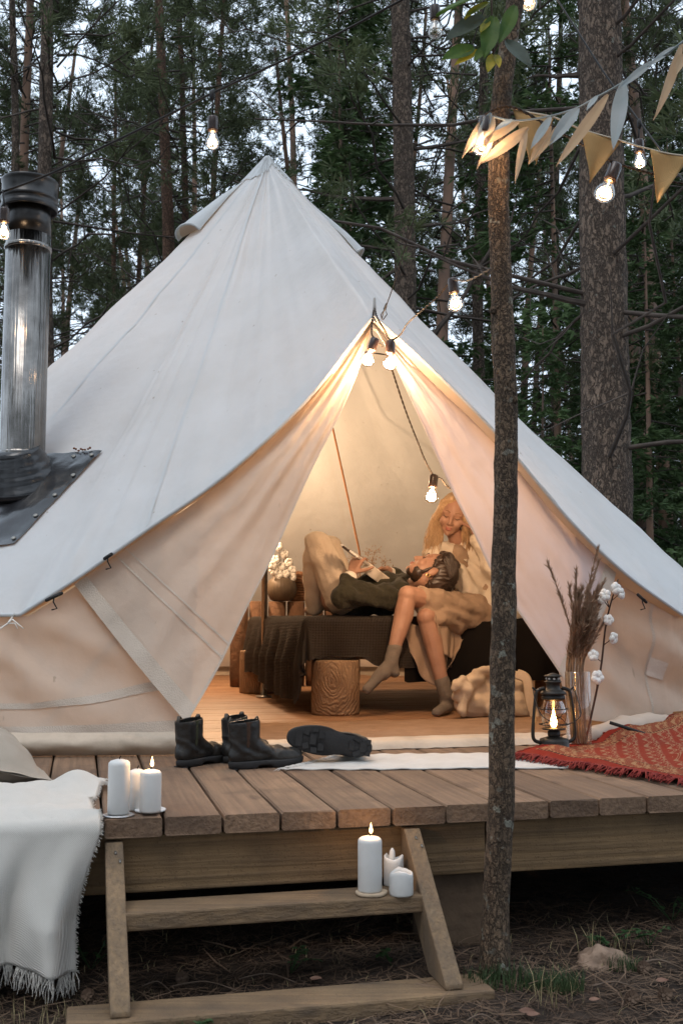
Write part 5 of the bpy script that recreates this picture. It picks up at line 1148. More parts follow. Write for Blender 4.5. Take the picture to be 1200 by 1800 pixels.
# leafy sprigs
m_ivy = mat('sprig leaf', (.032, .075, .025), (.06, .115, .04), 10, .6, trans=.3)
def sprig(px, py, d, n, L, lab, spread=1):
    p = PD(px, py, d); z = gz(p.x, p.y); base = Vector((p.x, p.y, z)); t = thing('leafy_sprig', lab, 'plant', base, 'wild sprigs by the deck'); b = MB(); lvs = MB()
    for s in range(n):
        a = random.uniform(0, 6.28); d_ = Vector((math.cos(a)*spread, math.sin(a)*spread*.6, random.uniform(.5, 1.2))).normalized()*L*random.uniform(.5, 1); pts = [base, base+d_*.5+Vector((0, 0, .02)), base+d_]; b.tube(pts, [.0016, .0013, .0008], 4)
        for k in range(5):
            c = curve(pts, .35+.16*k); u_ = Vector((random.gauss(0, 1), random.gauss(0, 1), random.gauss(0, .4))).normalized()*random.uniform(.014, .024); s_ = u_.cross(Vector((0, 0, 1))).normalized()*u_.length*.42
            o = part('leaf', MB().add([c, c+u_*.35+s_*.9, c+u_*.75+s_*.7, c+u_+Vector((0, 0, -.003)), c+u_*.75-s_*.7, c+u_*.35-s_*.9], [(0, 1, 2, 3), (0, 3, 4, 5)]), m_ivy, t, False)
    part('stems', b, m_ivy, t)
sprig(510, 1712, 2.95, 6, .09, 'green sprig under the tread, behind the sleeper'); sprig(1075, 1640, 3.12, 7, .10, 'creeping green sprig above the pale stump', 1.6); sprig(1140, 1655, 3.15, 5, .09, 'green sprig right of the stump'); sprig(160, 1680, 3.0, 5, .12, 'green sprig behind the hanging throw\'s corner'); sprig(688, 1690, 2.98, 3, .07, 'small sprig left of the right stringer'); sprig(1180, 1600, 3.4, 6, .16, 'tall sprig in the dark under the deck at the frame edge'); sprig(352, 1792, 2.55, 4, .045, 'tiny sprig in front of the sleeper')
m_cone = mat('pine cone', (.075, .045, .03), (.12, .08, .055), 20, .9)
for (px, py, d, lab) in [(1110, 1742, 2.72, 'left pine cone of the two on the needle floor'), (1168, 1738, 2.75, 'right pine cone of the two on the needle floor'), (320, 1735, 2.9, 'pine cone in the dark under the tread'), (155, 1752, 2.78, 'pine cone under the hanging throw'), (1130, 1692, 2.95, 'small pine cone right of the stump')]:
    p = PD(px, py, d); c = Vector((p.x, p.y, gz(p.x, p.y)+.014)); q = Matrix.Rotation(1.1, 3, 'X') @ Matrix.Rotation(px, 3, 'Z'); t = thing('pine_cone', lab, 'pine cone', c, 'pine cones on the ground')
    part('core', MB().ball(c, (.009, .009, .015), 8, 6, q), m_cone, t); b = MB()
    for k in range(44):
        a = k*2.4; zz_ = -.016+.032*k/44; r = .016*math.sqrt(max(.05, 1-(zz_/.019)**2)); b.box(c + q @ Vector((r*.8*math.cos(a), r*.8*math.sin(a), zz_)), (.009, .007, .003), (q @ Vector((math.cos(a), math.sin(a), .35)), q @ Vector((-math.sin(a), math.cos(a), 0)), q @ Vector((0, 0, 1))))
    part('scales', b, m_cone, t, False)['kind'] = 'stuff'
m_twigd = mat('ground twig', (.15, .11, .085), (.10, .07, .05), 14, .95)
for (x0, y0, x1, y1, d, r, tl) in [(1040, 1725, 1135, 1712, 2.8, .0028, 'straight dry twig lying between the grass tuft and the pine cones'), (1120, 1640, 1200, 1680, 2.98, .004, 'thick pale twig slanting down right of the pale stump'), (250, 1700, 300, 1740, 2.85, .002, 'short thin twig in the dark right of the left stringer'), (300, 1722, 420, 1730, 2.85, .0022, 'long thin twig lying in the dark under the tread'), (905, 1690, 930, 1700, 2.9, .003, 'short twig lying at the foot of the thin trunk'), (640, 1790, 700, 1780, 2.55, .0022, 'twig in front of the middle of the sleeper'), (820, 1790, 880, 1775, 2.58, .0025, 'twig in front of the sleeper\'s right end'), (960, 1780, 1050, 1795, 2.52, .0022, 'twig at the bottom frame edge below the green tuft'), (420, 1735, 520, 1718, 2.9, .002, 'thin twig just left of the sprig behind the sleeper')]:
    A, B = PD(x0, y0, d), PD(x1, y1, d-.04); A.z = gz(A.x, A.y)+.012; B.z = gz(B.x, B.y)+.014; M_ = (A+B)/2 + Vector((0, .02, .012))
    tag(part('fallen_twig', MB().tube(smooth_path([A, M_, B], 8), [r, r, r*.9, r*.9, r*.8, r*.8, r*.6, r*.6, r*.4], 5), m_twigd, None, loc=A), tl, 'twig', 'twigs on the forest floor')
m_dl = mat('fallen leaf', (.30, .18, .13), (.20, .11, .08), 20, .9, trans=.2)
for (px, py, d, ln_, fl_) in [(912, 1772, 2.62, .035, 'larger brown leaf right of the sleeper end'), (925, 1780, 2.6, .03, 'smaller brown leaf overlapping the larger one right of the sleeper'), (1152, 1705, 2.85, .03, 'pale fallen leaf on the needles above the pine cones'), (1035, 1760, 2.7, .025, 'small brown leaf right of the thick green grass tuft'), (700, 1795, 2.52, .03, 'brown leaf at the bottom edge before the sleeper'), (545, 1722, 2.88, .03, 'brown leaf on the soil behind the sleeper, beside the sprig')]:
    A = PD(px, py, d); A.z = gz(A.x, A.y)+.014; o = leafm(A, A + Vector((ln_, -.01, .006)), ln_*.3, (0, -.3, 1), m_dl, None, .1, 'fallen_leaf'); tag(o, fl_, 'leaf', 'fallen leaves on the forest floor')
# pines behind the camera close the clearing (they are what the steel pipe mirrors)
for k in range(50):
    a = R(185 + 170*((k*.618) % 1)) if k < 44 else R(150 + 240*(k-44)/5); d = 14 + 10*random.random(); x, y = d*math.cos(a), d*math.sin(a)
    tree_at('pine_tree', 'pine at the far side of the clearing, outside the picture', 'pines round the clearing', x, y, FT[k % 4], PINES[k % 4], k*1.3, 1.0)

# ============================================================ bed
def ex_logface(N, L, tc, vec, col, height, bump):
    o = tc.outputs['Object']; mp = N.new('ShaderNodeMapping'); mp.inputs['Location'].default_value = (.0, .0, -.115); mp.inputs['Scale'].default_value = (1, .15, .62); L.new(o, mp.inputs[0])
    n = N.new('ShaderNodeTexWave'); n.wave_type = 'RINGS'; n.rings_direction = 'Y'; n.inputs['Scale'].default_value = 22; n.inputs['Distortion'].default_value = 11; n.inputs['Detail'].default_value = 3; n.inputs['Detail Scale'].default_value = 1.2; L.new(mp.outputs[0], n.inputs['Vector'])
    col = mixc(N, L, math2(N, L, 'MULTIPLY', n.outputs['Fac'], .2), col, (.12, .058, .028)); st = noise_ramp(N, L, o, 9, .45, .75, 6)
    col = mixc(N, L, math2(N, L, 'MULTIPLY', st, .5), col, (.14, .07, .035)); return col, n.outputs['Fac'], .5
m_log = mat('peeled log', (.34, .215, .125), (.24, .148, .085), 5, .75, extra=ex_logface); m_dark = mat('dark mattress', (.012, .010, .010), rough=.95)
def ex_waffle(N, L, tc, vec, col, height, bump):
    uvn = N.new('ShaderNodeAttribute'); uvn.attribute_name = 'ruv'; o = uvn.outputs['Vector']
    a = wavef(N, L, o, 38, 'X', .5, 2); b_ = wavef(N, L, o, 38, 'Y', .5, 2); h = math2(N, L, 'MAXIMUM', a, b_)
    return col, h, 1.0
m_waf = mat('waffle blanket', (.050, .034, .022), (.036, .024, .016), 6, .95, bump=.1, extra=ex_waffle, spec=.08, sheen=.08)
m_blk = mat('black bedspread', (.012, .010, .009), rough=.95, spec=.05)
BU0, BU1, BV0, BV1, BH = .47, 2.25, 2.66, 4.55, .515
bed = thing('bed', 'low bed on log legs under a dark blanket inside the tent', 'bed', W(.6, 2.7, .02))
part('mattress', MB().dbox(BU0+.03, BU1, BV0+.03, BV1, .345, BH-.012), m_dark, bed, False, bevel=.04)
part('bed_board', MB().dbox(BU0+.02, BU1, BV0+.0, BV0+.14, .298, .340), m_log, bed, False, bevel=.004); part('bed_board', MB().dbox(BU0+.02, BU1, 4.3, 4.5, .298, .340), m_log, bed, False, bevel=.004)
for k in range(4): part('bed_board', MB().dbox(BU0+.02, BU1, BV0+.16+.4*k, BV0+.5+.4*k, .300, .338), m_log, bed, False, bevel=.004)
for (u, v, r) in [(.600, 2.635, .128), (.47, 4.33, .13), (1.9, 2.75, .125), (1.9, 4.3, .125)]:
    rr0 = random.random()*6
    def wob(a, z): return 1 + .035*math.sin(2*a+rr0) + .02*math.sin(3*a) - .02*z
    part('leg', MB().lathe([(r*.985, .018), (r, .03), (r*1.005, .16), (r*.985, .285), (r*.96, .297), (.001, .2975)], 34, W(u, v, 0), None, wob), m_log, bed)
def smoothstep(a, b_, x): t = max(0, min(1, (x-a)/(b_-a))); return t*t*(3-2*t)
def drape(u, v, hem, off=0):                       # cloth coordinates -> point; outside the bed top it hangs
    ex = max(0, BU0+off-u) ; ey = max(0, BV0+off-v); e = math.hypot(ex, ey)
    if e < 1e-6: return Vector((u, v, BH + .006*nz(u*6, v*6) + .004*nz(u*17, v*17) + .010*fbm(Vector((u*4, v*4, 2)), 2)))
    dx, dy = ex/e, ey/e; r = .04; hb = hem(u, v)
    bend = min(e, r*PI/2); a = bend/r; out = r*math.sin(a); down = r*(1-math.cos(a)); rest = max(0, e-bend); k = min(1, rest/.2)
    ar = (v*1.0 if dx > dy else u)*1.0 + math.atan2(dy, dx)*.25
    f = (.026*math.sin(ar*24+1) + .016*math.sin(ar*11))*k + .03*k
    h = BH-down-rest
    if h < hb: f += (hb-h)*.35*0; h = hb + .004*math.sin(ar*40)
    return Vector((max(u, BU0+off) - dx*(out+f), max(v, BV0+off) - dy*(out+f), h))
HL = [(4.5, .16), (3.9, .15), (3.5, .10), (3.15, .025), (2.85, .02), (2.72, .05), (2.64, .20), (2.5, .30)]
HF = [(.3, .30), (.47, .30), (.7, .31), (.82, .26), (1.0, .19), (1.3, .15), (2.3, .17)]
def interp(T, x):
    T = sorted(T)
    if x <= T[0][0]: return T[0][1]
    for (a, p), (b_, q) in zip(T, T[1:]):
        if x <= b_: return lerp(p, q, smoothstep(a, b_, x))
    return T[-1][1]
def hem1(u, v):
    if u < BU0 and v >= BV0: return interp(HL, v)
    if u >= BU0: return interp(HF, u)
    t = math.atan2(BV0-v, BU0-u)/(PI/2); return lerp(.04, .29, smoothstep(.0, .8, t))
def cloth(name, ur, vr, hem, m, nu, nv, dz=0, parent=None):
    b = MB(); co = []
    def f(i, j):
        u, v = lerp(ur[0], ur[1], i), lerp(vr[0], vr[1], j); p = drape(u, v, hem, -dz); co.append((u, v, 0)); return W(p.x, p.y, p.z+dz)
    b.grid(f, nu, nv); o = part(name, b, m, parent, loc=None if parent else W(ur[0]+.4, vr[0]+.4, .5)); at = o.data.attributes.new('ruv', 'FLOAT_VECTOR', 'POINT')
    at.data.foreach_set('vector', np.array(co, np.float32).ravel()); return o
tag(cloth('bedspread', (.95, 2.3), (2.30, 4.5), lambda u, v: interp([(.9, .20), (1.1, .12), (1.5, .10), (2.3, .12)], u), m_blk, 60, 90), 'black bedspread over the right half of the bed', 'bedspread')
tag(cloth('waffle_blanket', (BU0-.47, 1.22), (BV0-.30, 4.52), hem1, m_waf, 110, 150, .008), 'dark brown waffle blanket hanging off the bed to the floor', 'blanket')

# ============================================================ things at the back of the tent
bench_c = PX(520, 1070, 4.95); bz = W(0, 0, .0).z
bn = thing('log_bench', 'low rough log bench behind the bed at the tent wall', 'bench', (bench_c.x, bench_c.y, bz))
ltop = PX(500, 1057, 4.95).z
for k in range(7): c = bench_c + UU*(-.42+.14*k); b = MB().lathe([(.062, bz+.02), (.066, bz+.1), (.064, ltop-.005), (.055, ltop-.001), (.001, ltop-.001)], 14, Vector((c.x, c.y, 0))); part('log', b, mat('bark log', (.16, .085, .05), (.09, .05, .03), 14, .95, 1, 30), bn)
vb = PX(495, 1057, 4.95); vr = 27*7.75/FPX
def ribs(a, z): return 1+.022*math.sin(a*26)
tag(part('ribbed_vase', MB().lathe([(vr*.55, 0), (vr*.75, .012), (vr*.97, vr*.55), (vr, vr*.9), (vr*.86, vr*1.35), (vr*.55, vr*1.62), (vr*.48, vr*1.66), (vr*.4, vr*1.5)], 78, vb + Vector((0, 0, .001)), None, ribs), mat('ribbed stoneware', (.13, .095, .065), (.09, .065, .045), 8, .5), None, loc=vb), 'round ribbed brown vase on the bench behind the bed', 'vase')
cb = thing('cotton_bouquet', 'bunch of white cotton bolls in the ribbed vase', 'bouquet', vb + Vector((0, 0, vr*1.5)))
for (x, y) in [(490, 962), (500, 975), (484, 985), (508, 990), (495, 997), (481, 1005), (513, 1003), (503, 1010), (490, 1012), (479, 995), (514, 1016)]:
    c = PX(x, y, 4.90 + .05*random.random()); boll(c, .034, cb, (random.uniform(-.5, .5), -1, .4)); part('stem', MB().tube([vb + Vector((0, 0, vr*1.4)), (vb+c)/2 + Vector((0, 0, .08)), c], [.004, .003, .002], 5), m_cst, cb)
kb = PX(524, 1057, 5.02); m_wick2 = mat('wicker', (.26, .12, .055), (.17, .075, .035), 30, .8, extra=ex_weave(40, .8, ('Z', 'X')))
bk = thing('wicker_basket', 'brown wicker basket beside the ribbed vase', 'basket', kb)
for k in range(9): part('coil', MB().tube([kb + Vector(((.075+.004*math.sin(k))*math.cos(2*PI*i/20), (.075+.004*math.sin(k))*math.sin(2*PI*i/20), .011+.019*k)) for i in range(21)], .0105, 6, False), m_wick2, bk)
part('basket_lid', MB().ball(kb + Vector((0, 0, .18)), (.072, .072, .045), 16, 8), m_wick2, bk)
wp = PX(640, 1062, 4.95); dg = thing('dried_grass', 'airy dried grass sprays behind the man, against the tent wall', 'dried grass', wp); b = MB(); st_ = MB()
for k in range(24):
    e = PX(random.uniform(585, 690), random.uniform(962, 1020), 4.8 + random.uniform(0, .3)); pts = [wp, wp.lerp(e, .6)+Vector((0, 0, .05)), e]; st_.tube(smooth_path(pts, 8), .0017, 4)
    for s in range(16):
        c = curve(pts, random.uniform(.55, 1)); q = c + Vector((random.gauss(0, .03), random.gauss(0, .02), random.uniform(.0, .04))); st_.tube([c, q], [.0009, .0006], 3); b.ball(q, (.0035, .0035, .006), 5, 4)
part('stems', st_, m_dry, dg); part('seeds', b, m_seed, dg)['kind'] = 'stuff'

# ============================================================ canvas bag on the floor
m_bag = mat('cream canvas bag', (.66, .52, .38), (.58, .45, .32), 8, .9, extra=ex_weave(120, .3))
bgp = W(1.31, 2.28, .024); b = MB()
def bg_(x, y, v): return PX(x, y, v)
b.cap(bg_(822, 1240, 2.26), .075, bg_(905, 1240, 2.30), .075); b.cap(bg_(830, 1215, 2.30), .07, bg_(905, 1200, 2.34), .065); b.cap(bg_(850, 1190, 2.32), .05, bg_(890, 1182, 2.36), .045)
b.cap(bg_(806, 1222, 2.22), .040, bg_(838, 1190, 2.26), .045); b.cap(bg_(800, 1210, 2.18), .030, bg_(812, 1195, 2.2), .026); b.cap(bg_(812, 1252, 2.18), .032, bg_(822, 1210, 2.18), .034); b.cap(bg_(870, 1252, 2.2), .05, bg_(918, 1250, 2.26), .045); b.cap(bg_(836, 1182, 2.24), .03, bg_(868, 1176, 2.28), .03)
me = remesh(b, .007, 8, .5, lambda p: .008*fbm(p*7, 3) - .014*abs(nz(p.x*6, p.y*6, p.z*13)) - .004*abs(nz(p.x*22, p.y*22, p.z*9)) + .004*math.sin(p.x*46+p.z*60+3*nz(p.x*9, p.z*9)))
fz = .445+.026
for v_ in me.vertices:
    if v_.co.z < fz: v_.co.z = fz
bag = thing('canvas_bag', 'slumped cream canvas bag on the tent floor beside her feet', 'bag', bgp); part('body', None, m_bag, bag, me=me)
b = MB(); b.tube(smooth_path([bg_(908, 1185, 2.24), bg_(925, 1195, 2.2), bg_(932, 1235, 2.18), bg_(940, 1264, 2.16), bg_(928, 1268, 2.15)], 24), .026, 8, flat=.16, up=(0, 1, 0)); part('strap', b, m_bag, bag)

# ============================================================ people
m_skin = mat('tanned skin', (.41, .23, .155), (.34, .18, .12), 12, .5, .1, 90, spec=.35)
Zv = Vector((0, 0, 1))
def headframe(f, up):
    f = Vector(f).normalized(); up = Vector(up); up = (up - f*up.dot(f)).normalized(); s = up.cross(f); return s, f, up     # s: the person's left
def head(b, c, F3, k=1.0, female=True):
    s, f, up = F3; A = Matrix((s, f, up)).transposed(); c = Vector(c)
    def q(x, y, z): return c + (s*x + f*y + up*z)*k
    b.ball(q(0, -.008, .022), Vector((.073, .093, .093))*k, 22, 16, A); b.ball(q(0, .022, -.035), Vector((.060, .066, .066))*k, 20, 14, A)
    b.ball(q(0, .045, -.070), Vector((.040 if female else .046, .040, .036))*k, 16, 12, A); b.ball(q(0, .068, -.090), Vector((.020, .019, .018))*k, 12, 9, A)
    for sg in (-1, 1):
        b.ball(q(sg*.036, .056, -.030), Vector((.026, .026, .028))*k, 12, 9, A); b.ball(q(sg*.030, .070, .024), Vector((.030, .017, .012))*k, 12, 8, A)
        b.ball(q(sg*.031, .066, .006), Vector((.016, .016, .011))*k, 12, 8, A)      # closed lid
        b.ball(q(sg*.076, -.012, -.014), Vector((.010, .020, .032))*k, 10, 8, A); b.ball(q(sg*.012, .092, -.034), Vector((.009, .010, .008))*k, 8, 6, A)
    b.cap(q(0, .082, .014), .0085*k, q(0, .102, -.028), .0115*k, 10)
    b.ball(q(0, .083, -.057), Vector((.021, .012, .006))*k, 12, 7, A); b.ball(q(0, .082, -.067), Vector((.018, .013, .007))*k, 12, 7, A)
    return q
def face_bits(q, parent, F3, k, lipm, browm):
    s, f, up = F3; A = Matrix((s, f, up)).transposed()
    b = MB(); b.ball(q(0, .0855, -.0575), Vector((.020, .0115, .0042))*k, 14, 7, A); b.ball(q(0, .0845, -.0665), Vector((.0175, .0125, .0052))*k, 14, 7, A); part('lips', b, lipm, parent)
    b = MB()
    for sg in (-1, 1): b.tube([q(sg*x, y, z) for x, y, z in ((.013, .0875, .028), (.030, .0865, .035), (.048, .074, .030))], [.0028*k, .003*k, .0014*k], 5)
    part('eyebrows', b, browm, parent); b = MB()
    for sg in (-1, 1): b.tube([q(sg*x, y, z) for x, y, z in ((.017, .0795, .002), (.031, .0835, -.003), (.046, .0745, .002))], [.0012*k, .0021*k, .0012*k], 5)
    part('eyelashes', b, mat('lash', (.03, .018, .012), rough=.9), parent)
def hand(b, wrist, d, n, side, curl=.5, k=1.0, spreads=None, thumb=.6):
    """palm and five fingers; d towards the fingers, n the way the palm faces, side +1 when the thumb lies along d x n"""
    wrist = Vector(wrist); d = Vector(d).normalized(); n = Vector(n); n = (n - d*n.dot(d)).normalized(); s = d.cross(n)*side
    for t in (-.026, -.009, .009, .026): b.cap(wrist + s*t*.55*k + d*.012*k, .013*k, wrist + (d*.082 + s*t)*k, .0115*k, 8)
    for i, (t, L) in enumerate(((.029, .070), (.010, .078), (-.009, .073), (-.027, .058))):
        c_ = curl*(1+.10*i) if not spreads else spreads[i]; p = wrist + (d*.086 + s*t)*k; a = c_*.5; dd = d + s*(t*2.2)
        for j, fr_ in enumerate((.45, .31, .24)):
            v_ = (dd.normalized()*math.cos(a) + n*math.sin(a)).normalized(); e = p + v_*L*fr_*k; b.cap(p, (.0090-.0009*j)*k, e, (.0084-.0010*j)*k, 8); p = e; a += c_*.75
    p = wrist + (d*.026 + s*.024 + n*.006)*k; v_ = (d*.62 + s*(.9*(1-thumb*.5)) + n*thumb*.6).normalized()
    for j, L in enumerate((.042, .032, .026)): e = p + v_*L*k; b.cap(p, (.0125-.0014*j)*k, e, (.0112-.0016*j)*k, 8); p = e; v_ = (v_ + d*.28 + n*.18*thumb).normalized()
def folds(a, fz_): return lambda p: a*fbm(p*fz_, 4)*1.3 + a*.55*math.sin(p.x*38+p.z*55+4*nz(p.x*7, p.y*7, p.z*7))
def clip_floor(me, z):
    for v_ in me.vertices:
        if v_.co.z < z: v_.co.z = z

# ---- woman on the bed edge, legs crossed, hand in her hair
HD = PX(796, 905, 2.74); wF = headframe(-UU*.42 - VV*.86 - Zv*.30, Zv*.95 + UU*.30)
wp0 = PX(790, 1262, 2.46); wo2 = thing('person', 'woman with long blonde hair in cream overshirt and taupe dress, sitting cross legged', 'person', (wp0.x, wp0.y, .445+.02))
hipL, hipR = PX(878, 1085, 2.84), PX(850, 1082, 2.74); k1, a1, t1 = PX(716, 1046, 2.50), PX(687, 1165, 2.44), PX(645, 1212, 2.40); k2, a2 = PX(748, 1086, 2.52), PX(783, 1222, 2.49)
chest = PX(824, 1000, 2.84); neck = PX(803, 950, 2.80); shR, shL = PX(765, 975, 2.76), PX(856, 968, 2.90); elL = PX(872, 1006, 2.66); wrL = PX(836, 936, 2.70); elR = PX(752, 1035, 2.84); wrR = PX(735, 1042, 2.72)
B = MB(); B.cap((hipL+hipR)/2, .105, chest, .082); B.cap(chest, .080, (shR+shL)/2 + Zv*-.02, .065); B.cap(shR, .052, shL, .052); B.cap((shR+shL)/2, .055, neck + Zv*.01, .043); B.cap(neck, .045, HD - wF[2]*.055 - wF[1]*.01, .046)
B.cap(hipR, .085, k1, .051); B.cap(hipL, .085, k2, .050)
for kk, aa in ((k1, a1), (k2, a2)): c_ = kk.lerp(aa, .32); back = (VV*.6 + UU*.6)*.014; B.cap(kk, .047, c_+back, .052); B.cap(c_+back, .051, kk.lerp(aa, .7), .037); B.cap(kk.lerp(aa, .7), .037, aa, .031); B.ball(kk - VV*.004, .050, 14, 10)
ft_ = (t1-a1); B.cap(a1, .031, a1 + ft_*.35 + Zv*-.012, .030); B.cap(a1 + ft_*.2, .03, t1, .020); hl1 = a1 + (UU*.018 - Zv*.045); B.cap(a1, .03, hl1, .026)
hl2 = Vector((a2.x+.01, a2.y+.02, .445+.055)); to2 = hl2 - UU*.10 - VV*.13 - Zv*.018; B.cap(a2, .032, hl2, .030); B.cap(hl2, .030, to2, .022)
B.cap(shL, .045, elL, .040); B.cap(elL, .042, wrL, .028); B.cap(shR, .044, elR, .038); B.cap(elR, .036, wrR, .027)
hand(B, wrL, PX(814, 878, 2.72) - wrL, -UU*.75 + VV*.55, 1, .55, 1.0); hand(B, wrR, -UU - Zv*.2, -Zv, 1, .35, 1.0)
q = head(B, HD, wF, 1.0)
me = remesh(B, .0052, 3); part('body', None, m_skin, wo2, me=me)
m_lip = mat('lips', (.40, .13, .10), rough=.4); face_bits(q, wo2, wF, 1.0, m_lip, mat('fair brow', (.22, .12, .06), rough=.9))
m_blond = mat('blonde hair', (.54, .36, .205), (.36, .22, .115), 8, .5, stretch=(30, 30, 2), spec=.4)
s, f, up = wF; A = Matrix((s, f, up)).transposed(); B = MB(); B.ball(q(0, -.022, .032), (.083, .095, .097), 24, 16, A); B.ball(q(0, -.05, -.02), (.072, .06, .09), 20, 12, A)
for sg in (-1, 1): B.cap(q(sg*.070, .035, .05), .020, q(sg*.088, .012, -.05), .024); B.cap(q(sg*.088, .0, -.04), .026, q(sg*.095, -.02, -.14), .024); B.cap(q(sg*.03, .05, .098), .02, q(sg*.07, .03, .06), .02)
me = remesh(B, .006, 4, .5, lambda p: .002*math.sin(nz(p.x*26, p.y*26, p.z*6)*14)); hr = part('hair', None, m_blond, wo2, me=me)
B = MB(); rr1 = random.Random(3)
for i in range(300):
    sg = -1 if i % 5 < 3 else 1; a = rr1.uniform(-.5, 1); p0 = q(sg*.055, -.01+.03*a, .07+.02*rr1.random()); p1 = q(sg*(.083+.01*rr1.random()), -.03+.06*a, -.02); tip = (PX(rr1.uniform(742, 775), rr1.uniform(950, 1000), 2.68 + .1*rr1.random()) if sg < 0 else PX(rr1.uniform(812, 838), rr1.uniform(960, 1005), 2.76 + .1*rr1.random()))
    p2 = p1.lerp(tip, .45) + Vector((rr1.uniform(-.025, .025), rr1.uniform(-.03, .03), rr1.uniform(-.01, .01))); B.tube(smooth_path([p0, p1, p2, tip], 12), [.0036*math.sin(PI*(.15+.8*j/12))+.0006 for j in range(13)], 4, flat=.6)
part('hair_locks', B, m_blond, hr)
# dress, overshirt, socks
m_dress = mat('taupe linen dress', (.43, .30, .21), (.36, .25, .17), 6, .95, extra=ex_weave(150, .3)); m_shirt = mat('cream overshirt', (.78, .68, .56), (.70, .60, .48), 6, .95, extra=ex_weave(140, .3)); m_sock = mat('grey sock', (.27, .22, .175), (.21, .17, .135), 30, .95, extra=ex_weave(160, .5))
B = MB(); fw = (-UU*.5 - VV*.8).normalized(); B.cap((hipL+hipR)/2, .135, chest + fw*.0, .086); B.cap(chest + fw*.0, .085, neck - Zv*.075 + fw*.025, .060)
B.cap(hipR, .105, hipR.lerp(k1, .80), .072); B.cap(hipL, .105, hipL.lerp(k2, .88), .074); B.cap(hipR.lerp(k1, .4), .085, hipL.lerp(k2, .6), .085); B.cap(hipR.lerp(k1, .78) - Zv*.02, .062, hipL.lerp(k2, .86), .066)
me = remesh(B, .0075, 3, .5, folds(.011, 10)); dr = part('dress', None, m_dress, wo2, me=me)
def skirtp(i, j):
    top = curve([PX(702, 1080, 2.60), PX(735, 1100, 2.60), PX(775, 1085, 2.60), PX(825, 1105, 2.64)], i); bot = curve([PX(718, 1140, 2.58), PX(742, 1190, 2.56), PX(772, 1205, 2.54), PX(793, 1165, 2.58)], i)
    p = top.lerp(bot, j); return p + VV*(.014*math.sin(i*15+j*2)*j) + UU*.01*nz(i*5, j*4)
B = MB(); B.grid(skirtp, 36, 24); o = part('skirt_panel', B, m_dress, dr); o.modifiers.new('solid', 'SOLIDIFY').thickness = .004
B = MB(); B.grid(lambda i, j: (PX(764, 1078, 2.475).lerp(PX(800, 1092, 2.62), i)).lerp(PX(778, 1150, 2.475).lerp(PX(794, 1158, 2.56), i), j) + VV*.012*math.sin(i*9+j), 14, 14); o = part('skirt_panel', B, m_dress, dr); o.modifiers.new('solid', 'SOLIDIFY').thickness = .004
B = MB(); bk_ = -fw; B.cap((hipL+hipR)/2 + bk_*.02 + UU*.03, .150, chest + bk_*.012, .126); B.cap(chest + bk_*.012, .122, neck - Zv*.07 + bk_*.03, .085); B.cap(shR, .066, shL, .066); B.cap(shR, .062, chest.lerp(hipR, .4) - UU*.035 + fw*.045, .055); B.cap(shL, .064, hipL + fw*.10, .060); B.cap(neck - Zv*.04 + bk_*.02, .055, shL, .058); B.cap(neck - Zv*.04 + bk_*.02, .055, shR, .055)
B.cap(shL, .068, elL, .070); B.cap(elL, .068, elL.lerp(wrL, .80), .046); B.cap(shR, .062, elR, .056); B.cap(elR, .054, elR.lerp(wrR, .7), .04); B.cap(shL + fw*.04, .075, hipL + fw*.10 + Zv*.05, .135); B.cap(shR + fw*.02, .06, chest.lerp(hipR, .5) - UU*.02 + fw*.04, .08)
me = remesh(B, .008, 3, .5, folds(.015, 9)); sh_ = part('overshirt', None, m_shirt, wo2, me=me)
B = MB(); nk = neck - Zv*.02
for sg in (-1, 1):
    B.grid(lambda i, j: nk + UU*sg*(.030+.030*j+.02*i) + fw*(.040+.045*i+.012*j) - Zv*(.010+.075*i+.018*j), 6, 6)
B.grid(lambda i, j: nk + bk_*.03 + (UU*math.cos(PI*i) + bk_*math.sin(PI*i)*.9)*(.052+.016*j) + Zv*(.03-.035*j), 14, 4); o = part('collar', B, m_shirt, sh_); o.modifiers.new('solid', 'SOLIDIFY').thickness = .005
for k in range(3): c = PX(786+7*k, 972+32*k, 2.62); part('button', MB().lathe([(.001, -.002), (.008, -.002), (.008, .002), (.001, .002)], 12, c, fw.to_track_quat('Z', 'Y').to_matrix()), mat('horn button', (.16, .09, .05), rough=.4), sh_)
B = MB(); B.cap(k1.lerp(a1, .80), .040, a1, .037); B.cap(a1, .037, a1 + ft_*.35 - Zv*.012, .035); B.cap(a1 + ft_*.2, .035, t1, .025); B.cap(a1, .036, hl1, .031); me = remesh(B, .006, 3, .5, folds(.002, 20)); part('sock', None, m_sock, wo2, me=me)
B = MB(); B.cap(k2.lerp(a2, .82), .040, a2, .038); B.cap(a2, .038, hl2, .036); B.cap(hl2, .036, to2, .028); me = remesh(B, .006, 3, .5, folds(.002, 20)); clip_floor(me, .445+.026); part('sock', None, m_sock, wo2, me=me)
m_gold = mat('gold', (.75, .50, .20), rough=.25, metallic=1); fa_ = (wrL-elL).normalized()
for k in range(2): c = wrL - fa_*(.012+.012*k); o1 = fa_.orthogonal().normalized(); o2 = fa_.cross(o1); part('bracelet', MB().tube([c + (o1*math.cos(2*PI*i/20)+o2*math.sin(2*PI*i/20))*.032 for i in range(21)], .0022, 5, False), m_gold, wo2)

